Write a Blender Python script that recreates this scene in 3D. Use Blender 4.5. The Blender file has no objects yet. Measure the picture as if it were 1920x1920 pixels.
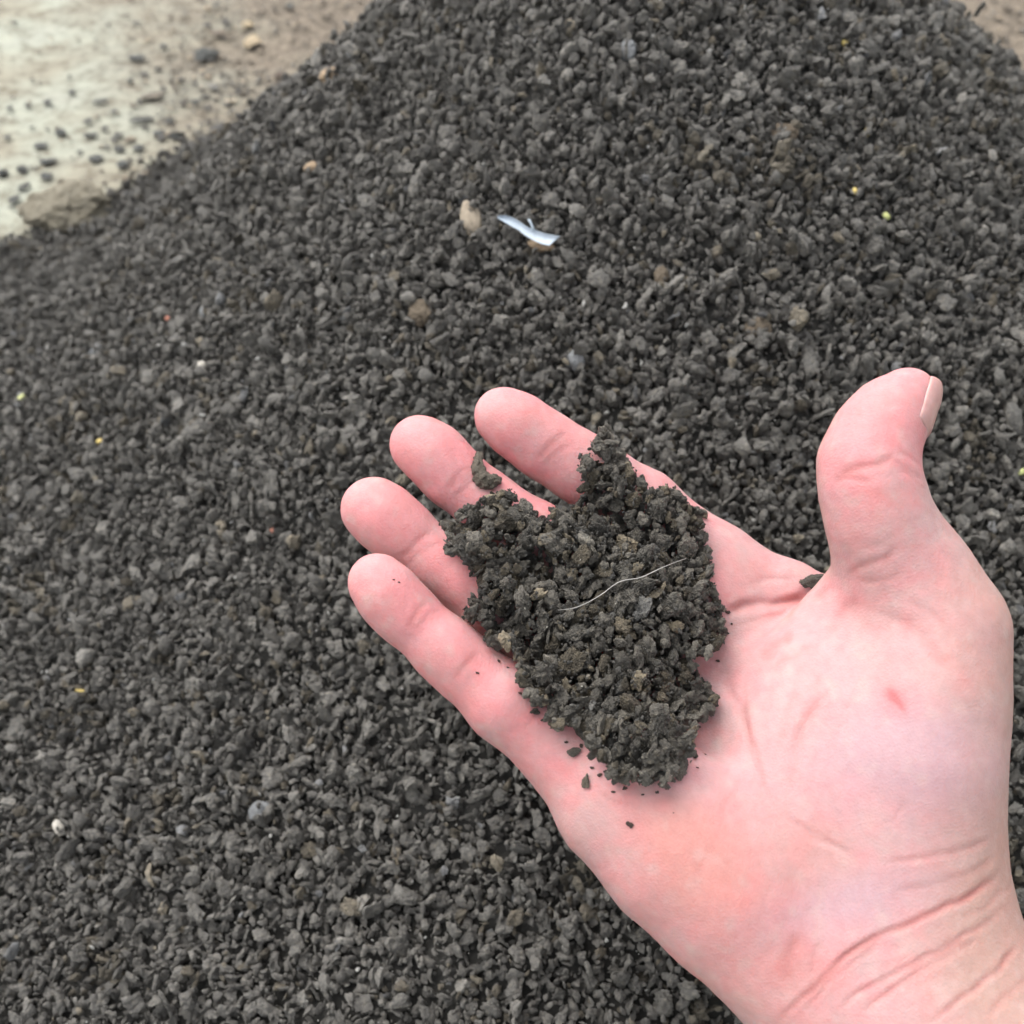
import bpy, math, random
import numpy as np
from mathutils import Vector, Matrix
from mathutils.bvhtree import BVHTree

rng = np.random.default_rng(7)
random.seed(7)
SC = bpy.context.scene
COL = SC.collection

# ------------------------------------------------------------------ camera
PITCH = math.radians(46.0)
CAM_H = 0.40
FPX = 2059.0                      # focal length in pixels of the 1920 px photograph
cam_d = bpy.data.cameras.new("Camera")
cam = bpy.data.objects.new("Camera", cam_d)
COL.objects.link(cam)
cam.location = (0, 0, CAM_H)
cam.rotation_euler = (math.pi / 2 - PITCH, 0, 0)
cam_d.sensor_width = 36.0
cam_d.lens = FPX / 1920.0 * 36.0
cam_d.clip_start = 0.01
cam_d.clip_end = 50.0
cam_d.dof.use_dof = True
cam_d.dof.focus_distance = 0.272
cam_d.dof.aperture_fstop = 18.0
SC.camera = cam
SC.render.resolution_x = SC.render.resolution_y = 1024

# ------------------------------------------------------------------ light: overcast daylight
SUN_EL, SUN_AZ = math.radians(60), math.radians(-50)      # azimuth clockwise from +Y
world = bpy.data.worlds.new("World")
SC.world = world
world.use_nodes = True
wn = world.node_tree
wn.nodes.clear()
w_out = wn.nodes.new("ShaderNodeOutputWorld")
w_bg = wn.nodes.new("ShaderNodeBackground")
w_hs = wn.nodes.new("ShaderNodeHueSaturation")
w_sky = wn.nodes.new("ShaderNodeTexSky")
w_sky.sky_type = 'NISHITA'
w_sky.sun_disc = False
w_sky.sun_elevation = SUN_EL
w_sky.sun_rotation = SUN_AZ
w_sky.air_density = 1.0
w_sky.dust_density = 4.0
w_hs.inputs['Saturation'].default_value = 0.22           # cloud cover: almost colourless sky
w_bg.inputs['Strength'].default_value = 0.15
wn.links.new(w_sky.outputs[0], w_hs.inputs['Color'])
wn.links.new(w_hs.outputs[0], w_bg.inputs['Color'])
wn.links.new(w_bg.outputs[0], w_out.inputs['Surface'])
sun_d = bpy.data.lights.new("Sun", 'SUN')
sun_d.energy = 1.0
sun_d.angle = math.radians(70)
sun_d.color = (1.0, 0.97, 0.93)
sun = bpy.data.objects.new("Sun", sun_d)
COL.objects.link(sun)
sdir = Vector((math.sin(SUN_AZ) * math.cos(SUN_EL), math.cos(SUN_AZ) * math.cos(SUN_EL), math.sin(SUN_EL)))
sun.rotation_euler = (-sdir).to_track_quat('-Z', 'Y').to_euler()
sun.location = (0, 0, 3)
SC.view_settings.view_transform = 'Standard'
SC.view_settings.look = 'None'
SC.view_settings.gamma = 1.0
SC.view_settings.exposure = 1.2
SC.render.engine = 'CYCLES'
SC.cycles.use_denoising = True
SC.cycles.max_bounces = 5
SC.cycles.diffuse_bounces = 3
SC.cycles.glossy_bounces = 2
SC.cycles.use_adaptive_sampling = True
SC.cycles.adaptive_threshold = 0.03

# ------------------------------------------------------------------ camera geometry
CAM = np.array([0.0, 0.0, CAM_H])
RGT = np.array([1.0, 0, 0])
UPV = np.array([0, math.sin(PITCH), math.cos(PITCH)])
FWD = np.array([0, math.cos(PITCH), -math.sin(PITCH)])

def ray(px, py):
    return RGT * ((px - 960) / FPX) - UPV * ((py - 960) / FPX) + FWD

def project(P):
    """world points (N,3) -> photograph pixels (N,2) and depth."""
    D = np.asarray(P) - CAM
    z = D @ FWD
    return np.stack([960 + FPX * (D @ RGT) / z, 960 - FPX * (D @ UPV) / z], -1), z

# ------------------------------------------------------------------ helpers
def _hash(ix, iy, iz, seed):
    h = (ix.astype(np.int64) * 374761393 + iy.astype(np.int64) * 668265263 + iz.astype(np.int64) * 2147483647 + seed * 1274126177) & 0xffffffff
    h = ((h ^ (h >> 13)) * 1274126177) & 0xffffffff
    h = ((h ^ (h >> 16)) * 2246822519) & 0xffffffff
    return (h ^ (h >> 15)) & 0xffffffff

def noise3(P, scale=1.0, seed=0):
    """gradient noise, about -1..1"""
    P = np.asarray(P, float) * scale
    I = np.floor(P).astype(np.int64)
    F = P - I
    U = F * F * F * (F * (F * 6 - 15) + 10)
    out = 0
    for dx in (0, 1):
        for dy in (0, 1):
            for dz in (0, 1):
                h = _hash(I[..., 0] + dx, I[..., 1] + dy, I[..., 2] + dz, seed)
                gx = ((h & 1023) / 511.5 - 1); gy = (((h >> 10) & 1023) / 511.5 - 1); gz = (((h >> 20) & 1023) / 511.5 - 1)
                v = gx * (F[..., 0] - dx) + gy * (F[..., 1] - dy) + gz * (F[..., 2] - dz)
                w = (U[..., 0] if dx else 1 - U[..., 0]) * (U[..., 1] if dy else 1 - U[..., 1]) * (U[..., 2] if dz else 1 - U[..., 2])
                out = out + v * w
    return out * 1.3

def fbm(P, scale, octaves=3, seed=0, gain=0.5):
    s, a = 0, 1.0
    for o in range(octaves):
        s = s + a * noise3(P, scale * 2 ** o, seed + o * 17)
        a *= gain
    return s

def sstep(a, b, x):
    t = np.clip((x - a) / (b - a), 0, 1)
    return t * t * (3 - 2 * t)

def mesh_from(name, V, F, smooth=True):
    me = bpy.data.meshes.new(name)
    V = np.asarray(V, np.float32)
    if isinstance(F, np.ndarray):
        n = F.shape[1]
        me.vertices.add(len(V)); me.vertices.foreach_set('co', V.ravel())
        me.loops.add(F.size); me.loops.foreach_set('vertex_index', F.astype(np.int32).ravel())
        me.polygons.add(len(F)); me.polygons.foreach_set('loop_start', np.arange(0, F.size, n, dtype=np.int32))
        me.update(calc_edges=True)
        me.validate()
    else:
        me.from_pydata([tuple(map(float, v)) for v in V], [], F)
    if smooth:
        me.polygons.foreach_set('use_smooth', np.ones(len(me.polygons), bool))
    me.update()
    return me

def link(name, data, mat=None, parent=None, loc=None, rot=None, scale=None):
    o = bpy.data.objects.new(name, data)
    COL.objects.link(o)
    if mat is not None and data is not None and not data.materials:
        data.materials.append(mat)
    if parent is not None:
        o.parent = parent
    if loc is not None: o.location = loc
    if rot is not None: o.rotation_euler = rot
    if scale is not None: o.scale = scale
    return o

def tag(o, label, cat, group=None):
    o['label'] = label; o['category'] = cat
    if group: o['group'] = group
    return o

def icosphere(sub):
    t = (1 + 5 ** .5) / 2
    V = [(-1, t, 0), (1, t, 0), (-1, -t, 0), (1, -t, 0), (0, -1, t), (0, 1, t), (0, -1, -t), (0, 1, -t), (t, 0, -1), (t, 0, 1), (-t, 0, -1), (-t, 0, 1)]
    F = [(0, 11, 5), (0, 5, 1), (0, 1, 7), (0, 7, 10), (0, 10, 11), (1, 5, 9), (5, 11, 4), (11, 10, 2), (10, 7, 6), (7, 1, 8), (3, 9, 4), (3, 4, 2), (3, 2, 6), (3, 6, 8), (3, 8, 9), (4, 9, 5), (2, 4, 11), (6, 2, 10), (8, 6, 7), (9, 8, 1)]
    V = np.array(V, float); F = np.array(F)
    V /= np.linalg.norm(V, axis=1)[:, None]
    for _ in range(sub):
        E = np.sort(np.concatenate([F[:, [0, 1]], F[:, [1, 2]], F[:, [2, 0]]]), 1)
        U, inv = np.unique(E, axis=0, return_inverse=True)
        inv = inv.ravel() + len(V); n = len(F)
        M = V[U].mean(1); M /= np.linalg.norm(M, axis=1)[:, None]
        a, b, c = inv[:n], inv[n:2 * n], inv[2 * n:]
        V = np.concatenate([V, M])
        F = np.concatenate([np.stack([F[:, 0], a, c], 1), np.stack([F[:, 1], b, a], 1), np.stack([F[:, 2], c, b], 1), np.stack([a, b, c], 1)])
    return V, F

# ------------------------------------------------------------------ materials
def new_mat(name):
    m = bpy.data.materials.new(name); m.use_nodes = True
    nt = m.node_tree
    return m, nt, nt.nodes['Principled BSDF']

def N(nt, kind, **kw):
    n = nt.nodes.new(kind)
    for k, v in kw.items():
        setattr(n, k, v)
    return n

def noise_node(nt, coord, scale, detail=4, rough=0.6):
    n = N(nt, 'ShaderNodeTexNoise')
    n.inputs['Scale'].default_value = scale; n.inputs['Detail'].default_value = detail; n.inputs['Roughness'].default_value = rough
    nt.links.new(coord, n.inputs['Vector'])
    return n

def ramp(nt, fac, stops):
    r = N(nt, 'ShaderNodeValToRGB')
    el = r.color_ramp.elements
    while len(el) < len(stops): el.new(0.5)
    for e, (p, c) in zip(el, stops):
        e.position = p; e.color = (*c, 1) if len(c) == 3 else c
    nt.links.new(fac, r.inputs[0])
    return r

def mixc(nt, a, b, fac=None, mode='MIX', f=0.5):
    m = N(nt, 'ShaderNodeMix', data_type='RGBA', blend_type=mode)
    m.inputs[0].default_value = f
    if fac is not None: nt.links.new(fac, m.inputs[0])
    for s, i in ((a, 6), (b, 7)):
        if isinstance(s, tuple): m.inputs[i].default_value = (*s, 1)
        else: nt.links.new(s, m.inputs[i])
    return m.outputs[2]

def bump(nt, bsdf, height, strength, dist):
    b = N(nt, 'ShaderNodeBump'); b.inputs['Strength'].default_value = strength; b.inputs['Distance'].default_value = dist
    nt.links.new(height, b.inputs['Height']); nt.links.new(b.outputs[0], bsdf.inputs['Normal'])
    return b

def granule_material():
    """dark compost crumb: its colour comes from the 'tint' of each granule."""
    m, nt, p = new_mat('compost_granule')
    at = N(nt, 'ShaderNodeAttribute', attribute_type='INSTANCER', attribute_name='tint')
    tc = N(nt, 'ShaderNodeTexCoord')
    n1 = noise_node(nt, tc.outputs['Object'], 2.6, 3, 0.65)
    r1 = ramp(nt, n1.outputs[0], [(0.25, (0.62, 0.6, 0.57)), (0.5, (1, 1, 1)), (0.78, (1.55, 1.46, 1.3))])
    c = mixc(nt, at.outputs['Color'], r1.outputs[0], mode='MULTIPLY', f=1.0)
    nt.links.new(c, p.inputs['Base Color'])
    n2 = noise_node(nt, tc.outputs['Object'], 8, 2, 0.7)
    rr = ramp(nt, n2.outputs[0], [(0.3, (0.42,) * 3), (0.7, (0.85,) * 3)])
    nt.links.new(rr.outputs[0], p.inputs['Roughness'])
    p.inputs['Specular IOR Level'].default_value = 0.5
    bump(nt, p, n2.outputs[0], 0.6, 0.12)
    return m

def plain(name, col, col2, scale, rough=0.8, bs=0.3, bd=0.0006, spec=0.4):
    m, nt, p = new_mat(name)
    tc = N(nt, 'ShaderNodeTexCoord')
    n1 = noise_node(nt, tc.outputs['Object'], scale, 5, 0.65)
    r = ramp(nt, n1.outputs[0], [(0.3, col), (0.7, col2)])
    nt.links.new(r.outputs[0], p.inputs['Base Color'])
    p.inputs['Roughness'].default_value = rough
    p.inputs['Specular IOR Level'].default_value = spec
    n2 = noise_node(nt, tc.outputs['Object'], scale * 4, 4, 0.7)
    bump(nt, p, n2.outputs[0], bs, bd)
    return m

M_GRAN = granule_material()

# ------------------------------------------------------------------ heap shape
AX, AY, AH, SLOPE = 0.066, 0.53, 0.262, 0.80
def heap_z(x, y):
    dx = x - AX; dy = y - AY
    sx = 0.950 + 0.090 * np.tanh(dx / 0.06)
    sy = 1.10 - 0.12 * np.tanh((dy + 0.05) / 0.08)
    r = np.sqrt((dx / sx) ** 2 + (dy / sy) ** 2)
    ang = np.arctan2(dy, dx)
    r = r * (1 + 0.025 * np.sin(3 * ang + 0.6) + 0.015 * np.sin(5 * ang + 2.0))
    cone = AH + 0.056 - SLOPE * np.sqrt(r * r + 0.078 ** 2)
    # the foot runs out on the slab, farther on the near and left side
    side = sstep(0.16, -0.20, dy) * sstep(0.05, -0.30, dx)
    k = 0.026 + 0.040 * side
    z = 0.5 * (cone + np.sqrt(cone * cone + k * k))
    rs = np.sqrt((dx / (1 + 0.60 * side)) ** 2 + (dy / (1 + 0.60 * side)) ** 2)
    z = z - 0.003 - 0.030 * sstep(0.36, 0.50, rs)
    z = z + 0.024 * np.exp(-((x + 0.42) / 0.15) ** 2 - ((y - 0.47) / 0.14) ** 2)      # low spread at the far left
    P = np.stack([x, y, np.zeros_like(x)], -1)
    amp = 0.25 + 0.75 * sstep(-0.01, 0.03, cone)
    return z + (0.0065 * noise3(P, 9, 3) + 0.0046 * noise3(P, 24, 5) + 0.0036 * noise3(P, 60, 9) + 0.0018 * noise3(P, 120, 19)) * amp

gx = np.linspace(-0.75, 0.95, 480); gy = np.linspace(-0.25, 1.30, 440)
X, Y = np.meshgrid(gx, gy)
Z = heap_z(X, Y)
idx = np.arange(X.size).reshape(X.shape)
HF = np.stack([idx[:-1, :-1], idx[:-1, 1:], idx[1:, 1:], idx[1:, :-1]], -1).reshape(-1, 4)
HV = np.stack([X, Y, Z], -1).reshape(-1, 3)
keep = (HV[HF][:, :, 2] > -0.008).all(1)
HF = HF[keep]
used = np.unique(HF); remap = -np.ones(len(HV), int); remap[used] = np.arange(len(used))
HV = HV[used]; HF = remap[HF]
m_core = plain('compost_core_gap_shade', (0.02, 0.019, 0.017), (0.05, 0.048, 0.043), 300, 0.95)  # core coloured dark so the gaps between granules look shaded
heap = link('soil_heap', mesh_from('soil_heap', HV - np.array([0, 0, 0.0032]), HF), m_core)
tag(heap, 'large mound of dark grey crumbly compost granules filling the view behind the hand', 'heap')
BV = BVHTree.FromPolygons([tuple(v) for v in HV], [tuple(f) for f in HF])

def on_heap(px, py):
    d = ray(px, py); d = d / np.linalg.norm(d)
    loc, nor, _, _ = BV.ray_cast(Vector(CAM), Vector(d))
    if loc is None: return None, None
    if nor.z < 0: nor = -nor
    return loc, nor

# ------------------------------------------------------------------ ground slab
def ground():
    m, nt, p = new_mat('dusty_concrete')
    tc = N(nt, 'ShaderNodeTexCoord')
    co = tc.outputs['Object']
    big = noise_node(nt, co, 7.5, 6, 0.66)
    base = ramp(nt, big.outputs[0], [(0.32, (0.155, 0.135, 0.10)), (0.45, (0.245, 0.232, 0.18)), (0.57, (0.285, 0.297, 0.245)), (0.72, (0.33, 0.34, 0.295))])
    fine = noise_node(nt, co, 60, 6, 0.75)
    fr = ramp(nt, fine.outputs[0], [(0.36, (0.50, 0.45, 0.38)), (0.5, (0.96, 0.95, 0.93)), (0.72, (1.2, 1.16, 1.08))])
    c = mixc(nt, base.outputs[0], fr.outputs[0], mode='MULTIPLY', f=0.85)
    # brown dust lying on the slab round the foot of the heap
    sep = N(nt, 'ShaderNodeVectorMath', operation='SUBTRACT'); nt.links.new(co, sep.inputs[0]); sep.inputs[1].default_value = (0.17, 1.06, 0)
    ln = N(nt, 'ShaderNodeVectorMath', operation='LENGTH'); nt.links.new(sep.outputs[0], ln.inputs[0])
    wob = noise_node(nt, co, 9, 5, 0.65)
    add = N(nt, 'ShaderNodeMath', operation='MULTIPLY_ADD'); nt.links.new(wob.outputs[0], add.inputs[0]); add.inputs[1].default_value = 0.34; nt.links.new(ln.outputs['Value'], add.inputs[2])
    mr = N(nt, 'ShaderNodeMapRange'); nt.links.new(add.outputs[0], mr.inputs[0])
    mr.inputs[1].default_value = 0.54; mr.inputs[2].default_value = 0.76; mr.inputs[3].default_value = 1.0; mr.inputs[4].default_value = 0.0
    dn = noise_node(nt, co, 120, 5, 0.75)
    dirt = ramp(nt, dn.outputs[0], [(0.32, (0.06, 0.048, 0.035)), (0.52, (0.145, 0.117, 0.085)), (0.72, (0.26, 0.212, 0.155))])
    c = mixc(nt, c, dirt.outputs[0], fac=mr.outputs[0])
    nt.links.new(c, p.inputs['Base Color'])
    p.inputs['Roughness'].default_value = 0.9
    bump(nt, p, dn.outputs[0], 0.5, 0.004)
    n = 140
    xs = np.linspace(-2.6, 2.6, n); ys = np.linspace(-1.2, 4.0, n)
    X, Y = np.meshgrid(xs, ys)
    P = np.stack([X, Y, 0 * X], -1)
    Z = 0.0025 * noise3(P, 6, 71) - 0.002
    idx = np.arange(X.size).reshape(X.shape)
    F = np.stack([idx[:-1, :-1], idx[:-1, 1:], idx[1:, 1:], idx[1:, :-1]], -1).reshape(-1, 4)
    o = link('ground', mesh_from('ground', np.stack([X, Y, Z], -1).reshape(-1, 3), F), m)
    o['kind'] = 'structure'
    return o
ground()

# ------------------------------------------------------------------ granule shapes
def granule_mesh(name, sub, seed, kind):
    r = np.random.default_rng(seed)
    D, F = icosphere(sub)
    n = {'clod': r.integers(7, 13), 'flake': r.integers(5, 9), 'chip': r.integers(4, 7), 'curl': r.integers(5, 8)}[kind]
    C = r.normal(size=(n, 3)); C /= np.linalg.norm(C, axis=1)[:, None]
    C *= r.uniform(0.25, 0.72, (n, 1))
    if kind in ('flake', 'curl'): C[:, 2] *= 0.4
    if kind == 'curl': C[:, 1] *= 0.55
    R = r.uniform(0.28, 0.55, n)
    # outermost hit of a ray from the centre with each lobe, joined softly
    b = D @ C.T
    disc = b * b - (np.sum(C * C, 1) - R * R)
    hit = np.where(disc > 0, b + np.sqrt(np.maximum(disc, 0)), 0.0)
    core = 0.42
    k = 14.0
    rad = np.log(np.exp(k * np.maximum(hit, 0)).sum(1) + math.exp(k * core)) / k
    # broken flat facets
    nf = {'clod': 10, 'flake': 9, 'chip': 18, 'curl': 6}[kind]
    for _ in range(nf):
        q = r.normal(size=3); q /= np.linalg.norm(q)
        h = r.uniform(0.42, 0.75)
        c = D @ q
        lim = np.where(c > 0.05, h / np.maximum(c, 0.05), 9)
        t = 0.018 if sub < 5 else 0.04
        rad = -t * np.log(np.exp(-rad / t) + np.exp(-np.minimum(lim, 3) / t))
    P = D * rad[:, None]
    P = P + D * (0.16 * noise3(P, 2.7, seed) - 0.12 * np.abs(noise3(P, 4.3, seed + 9)) + 0.09 * noise3(P, 6.5, seed + 1))[:, None]
    if sub >= 4:
        P = P + D * (0.06 * noise3(P, 11, seed + 2) - 0.04 * np.abs(noise3(P, 16, seed + 5)) + 0.018 * noise3(P, 27, seed + 3))[:, None]
    if kind == 'flake':
        P[:, 2] *= 0.34
        P[:, 2] += 0.30 * r.uniform(-1, 1) * P[:, 0] ** 2 + 0.16 * noise3(P, 1.8, seed + 7)
    elif kind == 'curl':
        P[:, 0] *= 1.35; P[:, 2] *= 0.5
        P[:, 2] += 0.55 * P[:, 0] ** 2 * r.choice([-1, 1]); P[:, 1] += 0.25 * np.sin(P[:, 0] * 2.5)
    elif kind == 'chip':
        P *= np.array([1.2, 0.85, 0.55])
    else:
        P *= np.array([1.15, 0.9, 0.74])
    P -= P.mean(0)
    P /= np.abs(P).max(0)[:2].mean()          # about 2 across
    me = mesh_from(name, P, F)
    me.materials.append(M_GRAN)
    return me

KINDS = ['clod', 'flake', 'chip', 'clod', 'flake', 'curl', 'flake', 'clod', 'flake', 'chip', 'chip', 'flake', 'curl', 'clod', 'chip', 'flake']
LOW = [granule_mesh('granule_shape', 4, 130 + i, k) for i, k in enumerate(KINDS + ['flake', 'chip', 'flake', 'chip', 'flake', 'clod'])]
HIGH_KINDS = ['clod', 'flake', 'chip', 'clod', 'clod', 'clod', 'clod', 'clod', 'flake', 'clod', 'clod', 'clod', 'clod', 'clod', 'chip', 'flake']
HIGH = [granule_mesh('granule_shape_fine', 5, 300 + i, k) for i, k in enumerate(HIGH_KINDS)]

def proto_collection(name, meshes):
    c = bpy.data.collections.new(name)       # not linked to the scene: only a source of shapes
    for i, me in enumerate(meshes):
        c.objects.link(bpy.data.objects.new('%s_%02d' % (name, i), me))
    return c
C_LOW = proto_collection('granule_shapes', LOW)
C_HIGH = proto_collection('granule_shapes_fine', HIGH)

def scatter_group(coll):
    g = bpy.data.node_groups.new('scatter_' + coll.name, 'GeometryNodeTree')
    g.interface.new_socket('Geometry', in_out='INPUT', socket_type='NodeSocketGeometry')
    g.interface.new_socket('Geometry', in_out='OUTPUT', socket_type='NodeSocketGeometry')
    gi = g.nodes.new('NodeGroupInput'); go = g.nodes.new('NodeGroupOutput')
    ci = g.nodes.new('GeometryNodeCollectionInfo'); ci.inputs[0].default_value = coll
    ci.inputs['Separate Children'].default_value = True; ci.inputs['Reset Children'].default_value = True
    ip = g.nodes.new('GeometryNodeInstanceOnPoints'); ip.inputs['Pick Instance'].default_value = True
    def na(nm, t):
        n = g.nodes.new('GeometryNodeInputNamedAttribute'); n.data_type = t; n.inputs[0].default_value = nm
        return n.outputs[0]
    e2r = g.nodes.new('FunctionNodeEulerToRotation')
    g.links.new(na('rot', 'FLOAT_VECTOR'), e2r.inputs[0])
    g.links.new(e2r.outputs[0], ip.inputs['Rotation'])
    g.links.new(na('scl', 'FLOAT_VECTOR'), ip.inputs['Scale'])
    g.links.new(na('idx', 'INT'), ip.inputs['Instance Index'])
    g.links.new(gi.outputs[0], ip.inputs['Points']); g.links.new(ci.outputs[0], ip.inputs['Instance'])
    g.links.new(ip.outputs[0], go.inputs[0])
    return g
G_LOW, G_HIGH = scatter_group(C_LOW), scatter_group(C_HIGH)

def scatter(name, P, rot, scl, ix, tint, group, parent=None):
    me = bpy.data.meshes.new(name)
    n = len(P)
    me.vertices.add(n); me.vertices.foreach_set('co', np.asarray(P, np.float32).ravel())
    for nm, t, dat, key in (('rot', 'FLOAT_VECTOR', rot, 'vector'), ('scl', 'FLOAT_VECTOR', scl, 'vector'), ('tint', 'FLOAT_VECTOR', tint, 'vector')):
        a = me.attributes.new(nm, t, 'POINT'); a.data.foreach_set(key, np.asarray(dat, np.float32).ravel())
    a = me.attributes.new('idx', 'INT', 'POINT'); a.data.foreach_set('value', np.asarray(ix, np.int32))
    me.materials.append(M_GRAN)
    o = link(name, me, None, parent)
    md = o.modifiers.new('scatter', 'NODES'); md.node_group = group
    o['kind'] = 'stuff'
    return o

def tints(n, dark=1.0, brown=0.045, r=rng):
    v = np.exp(r.normal(0, 0.18, (n, 1))) * dark
    T = v * np.array([0.172, 0.165, 0.150])
    u = r.random(n)
    b = u < brown
    T[b] = np.exp(r.normal(0, 0.3, (b.sum(), 1))) * np.array([0.160, 0.141, 0.108]) * dark
    g = (u > 0.99)
    T[g] = np.exp(r.normal(0, 0.25, (g.sum(), 1))) * np.array([0.19, 0.193, 0.194]) * dark
    return T

# ------------------------------------------------------------------ granules covering the heap
def heap_normals(x, y):
    e = 0.002
    zx = (heap_z(x + e, y) - heap_z(x - e, y)) / (2 * e); zy = (heap_z(x, y + e) - heap_z(x, y - e)) / (2 * e)
    n = np.stack([-zx, -zy, np.ones_like(zx)], -1)
    return n / np.linalg.norm(n, axis=1)[:, None]

def random_rot(n, r=rng):
    return np.stack([r.uniform(0, 6.283, n), np.arccos(r.uniform(-1, 1, n)), r.uniform(0, 6.283, n)], -1)

def layer(cell, med, sig, lift, x0, x1, y0, y1, seed):
    r = np.random.default_rng(seed)
    xs = np.arange(x0, x1, cell); ys = np.arange(y0, y1, cell)
    X, Y = np.meshgrid(xs, ys)
    X = (X + r.uniform(-.55, .55, X.shape) * cell).ravel(); Y = (Y + r.uniform(-.55, .55, Y.shape) * cell).ravel()
    Z = heap_z(X, Y)
    thin = r.random(len(Z)) < sstep(-0.008, 0.004, Z)
    P = np.stack([X, Y, Z], -1)[thin]
    uv, d = project(P)
    ok = (uv[:, 0] > -500) & (uv[:, 0] < 2420) & (uv[:, 1] > -500) & (uv[:, 1] < 2500)
    ok |= r.random(len(P)) < 0.3
    P = P[ok]
    n = heap_normals(P[:, 0], P[:, 1])
    rad = np.clip(med * np.exp(r.normal(0, sig, len(P))), 0.0005, 0.0040)
    P = P + n * (rad * r.uniform(lift[0], lift[1], len(P)))[:, None]
    S = rad[:, None] * np.exp(r.normal(0, 0.16, (len(P), 3)))
    return P, S
L = [layer(0.0029, 0.00185, 0.33, (-0.7, 0.5), -0.6, 0.75, -0.12, 0.98, 11),
     layer(0.0034, 0.00168, 0.52, (0.2, 1.5), -0.6, 0.75, -0.12, 0.98, 12),
     layer(0.0027, 0.00092, 0.45, (0.0, 3.2), -0.6, 0.75, -0.12, 0.98, 13)]
GP = np.concatenate([l[0] for l in L]); GS = np.concatenate([l[1] for l in L])
n = len(GP)
GR = random_rot(n); GI = rng.integers(0, len(LOW), n); GT = tints(n)
# brown crumbs gather in patches
patch = fbm(GP, 38, 2, 33)
w = (patch > 0.42) & (rng.random(n) < 0.55)
GT[w] = np.exp(rng.normal(0, 0.25, (w.sum(), 1))) * np.array([0.128, 0.114, 0.088])
# tiny grains given a pale colour to imitate specular glints
g = rng.random(n) < 0.011
GS[g] *= 0.32; GT[g] = np.array([0.55, 0.55, 0.52]); GP[g] += heap_normals(GP[g, 0], GP[g, 1]) * 0.0018
uv, dep = project(GP)
inside = (uv[:, 0] > 10) & (uv[:, 0] < 1910) & (uv[:, 1] > 10) & (uv[:, 1] < 1910) & (np.arange(n) >= len(L[0][0]))
size_px = np.where(inside & ~g, GS.mean(1) / dep, 0)
big = np.argsort(-size_px)[:300]
for k in big:
    o = link('granule', LOW[GI[k]], None, heap, GP[k], GR[k], GS[k])
    o['tint'] = [float(c) for c in GT[k]]
rest = np.ones(n, bool); rest[big] = False
scatter('granule_cover', GP[rest], GR[rest], GS[rest], GI[rest], GT[rest], G_LOW, heap)

# ------------------------------------------------------------------ hand: one continuous skin
# built in millimetres in a frame at the camera's orientation: x right, y up, z towards the viewer
TILT = math.radians(25)
PN = np.array([0, math.sin(TILT), math.cos(TILT)])       # palm normal
PO = np.array([(1300 - 960) / FPX * 272, -(1300 - 960) / FPX * 272, -272.0])

def hp(px, py, h):
    """point seen at this pixel that lies h mm above the plane of the palm."""
    d = np.array([(px - 960) / FPX, -(py - 960) / FPX, -1.0])
    t = (PO @ PN + h) / (d @ PN)
    return d * t

def to_world(P):
    P = np.asarray(P) * 0.001
    return CAM + P[..., :1] * RGT + P[..., 1:2] * UPV - P[..., 2:3] * FWD

def to_px(P):
    return np.stack([960 - FPX * P[..., 0] / P[..., 2], 960 + FPX * P[..., 1] / P[..., 2]], -1)

def chain(st):
    """stations (px, py, radius px, height mm) -> list of cones (a, b, ra, rb)"""
    pts = []
    for px, py, rp, h in st:
        c = hp(px, py, h)
        pts.append((c, rp * -c[2] / FPX))
    return [(pts[i][0], pts[i + 1][0], pts[i][1], pts[i + 1][1]) for i in range(len(pts) - 1)]

def smin(a, b, k):
    h = np.maximum(k - np.abs(a - b), 0) / k
    return np.minimum(a, b) - h * h * h * k / 6.0

def cone_sdf(P, c):
    a, b, ra, rb = c
    ab = (b - a).astype(np.float32)
    q = P - a.astype(np.float32)
    t = np.clip((q @ ab) / (ab @ ab), 0, 1)
    q -= t[:, None] * ab
    return np.sqrt(np.einsum('ij,ij->i', q, q)) - (np.float32(ra) + np.float32(rb - ra) * t)

def chain_sdf(P, cs, k):
    s = cone_sdf(P, cs[0])
    for c in cs[1:]:
        s = smin(s, cone_sdf(P, c), k)
    return s

def ell_sdf(P, c, R):
    """ellipsoid; R = 3x3 rows axis/radius"""
    R = R.astype(np.float32)
    q = (P - c.astype(np.float32)) @ R.T
    k0 = np.sqrt(np.einsum('ij,ij->i', q, q))
    g = q @ R
    k1 = np.sqrt(np.einsum('ij,ij->i', g, g)) + 1e-9
    return k0 * (k0 - 1.0) / k1

def ellipsoid(px, py, h, ax_px, la, lb, lc):
    """axis direction given by a second pixel on the same height; radii mm along, across, normal"""
    c = hp(px, py, h); e = hp(*ax_px, h) - c; e /= np.linalg.norm(e)
    n = PN - (PN @ e) * e; n /= np.linalg.norm(n); s = np.cross(n, e)
    return c, np.stack([e / la, s / lb, n / lc])

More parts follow.
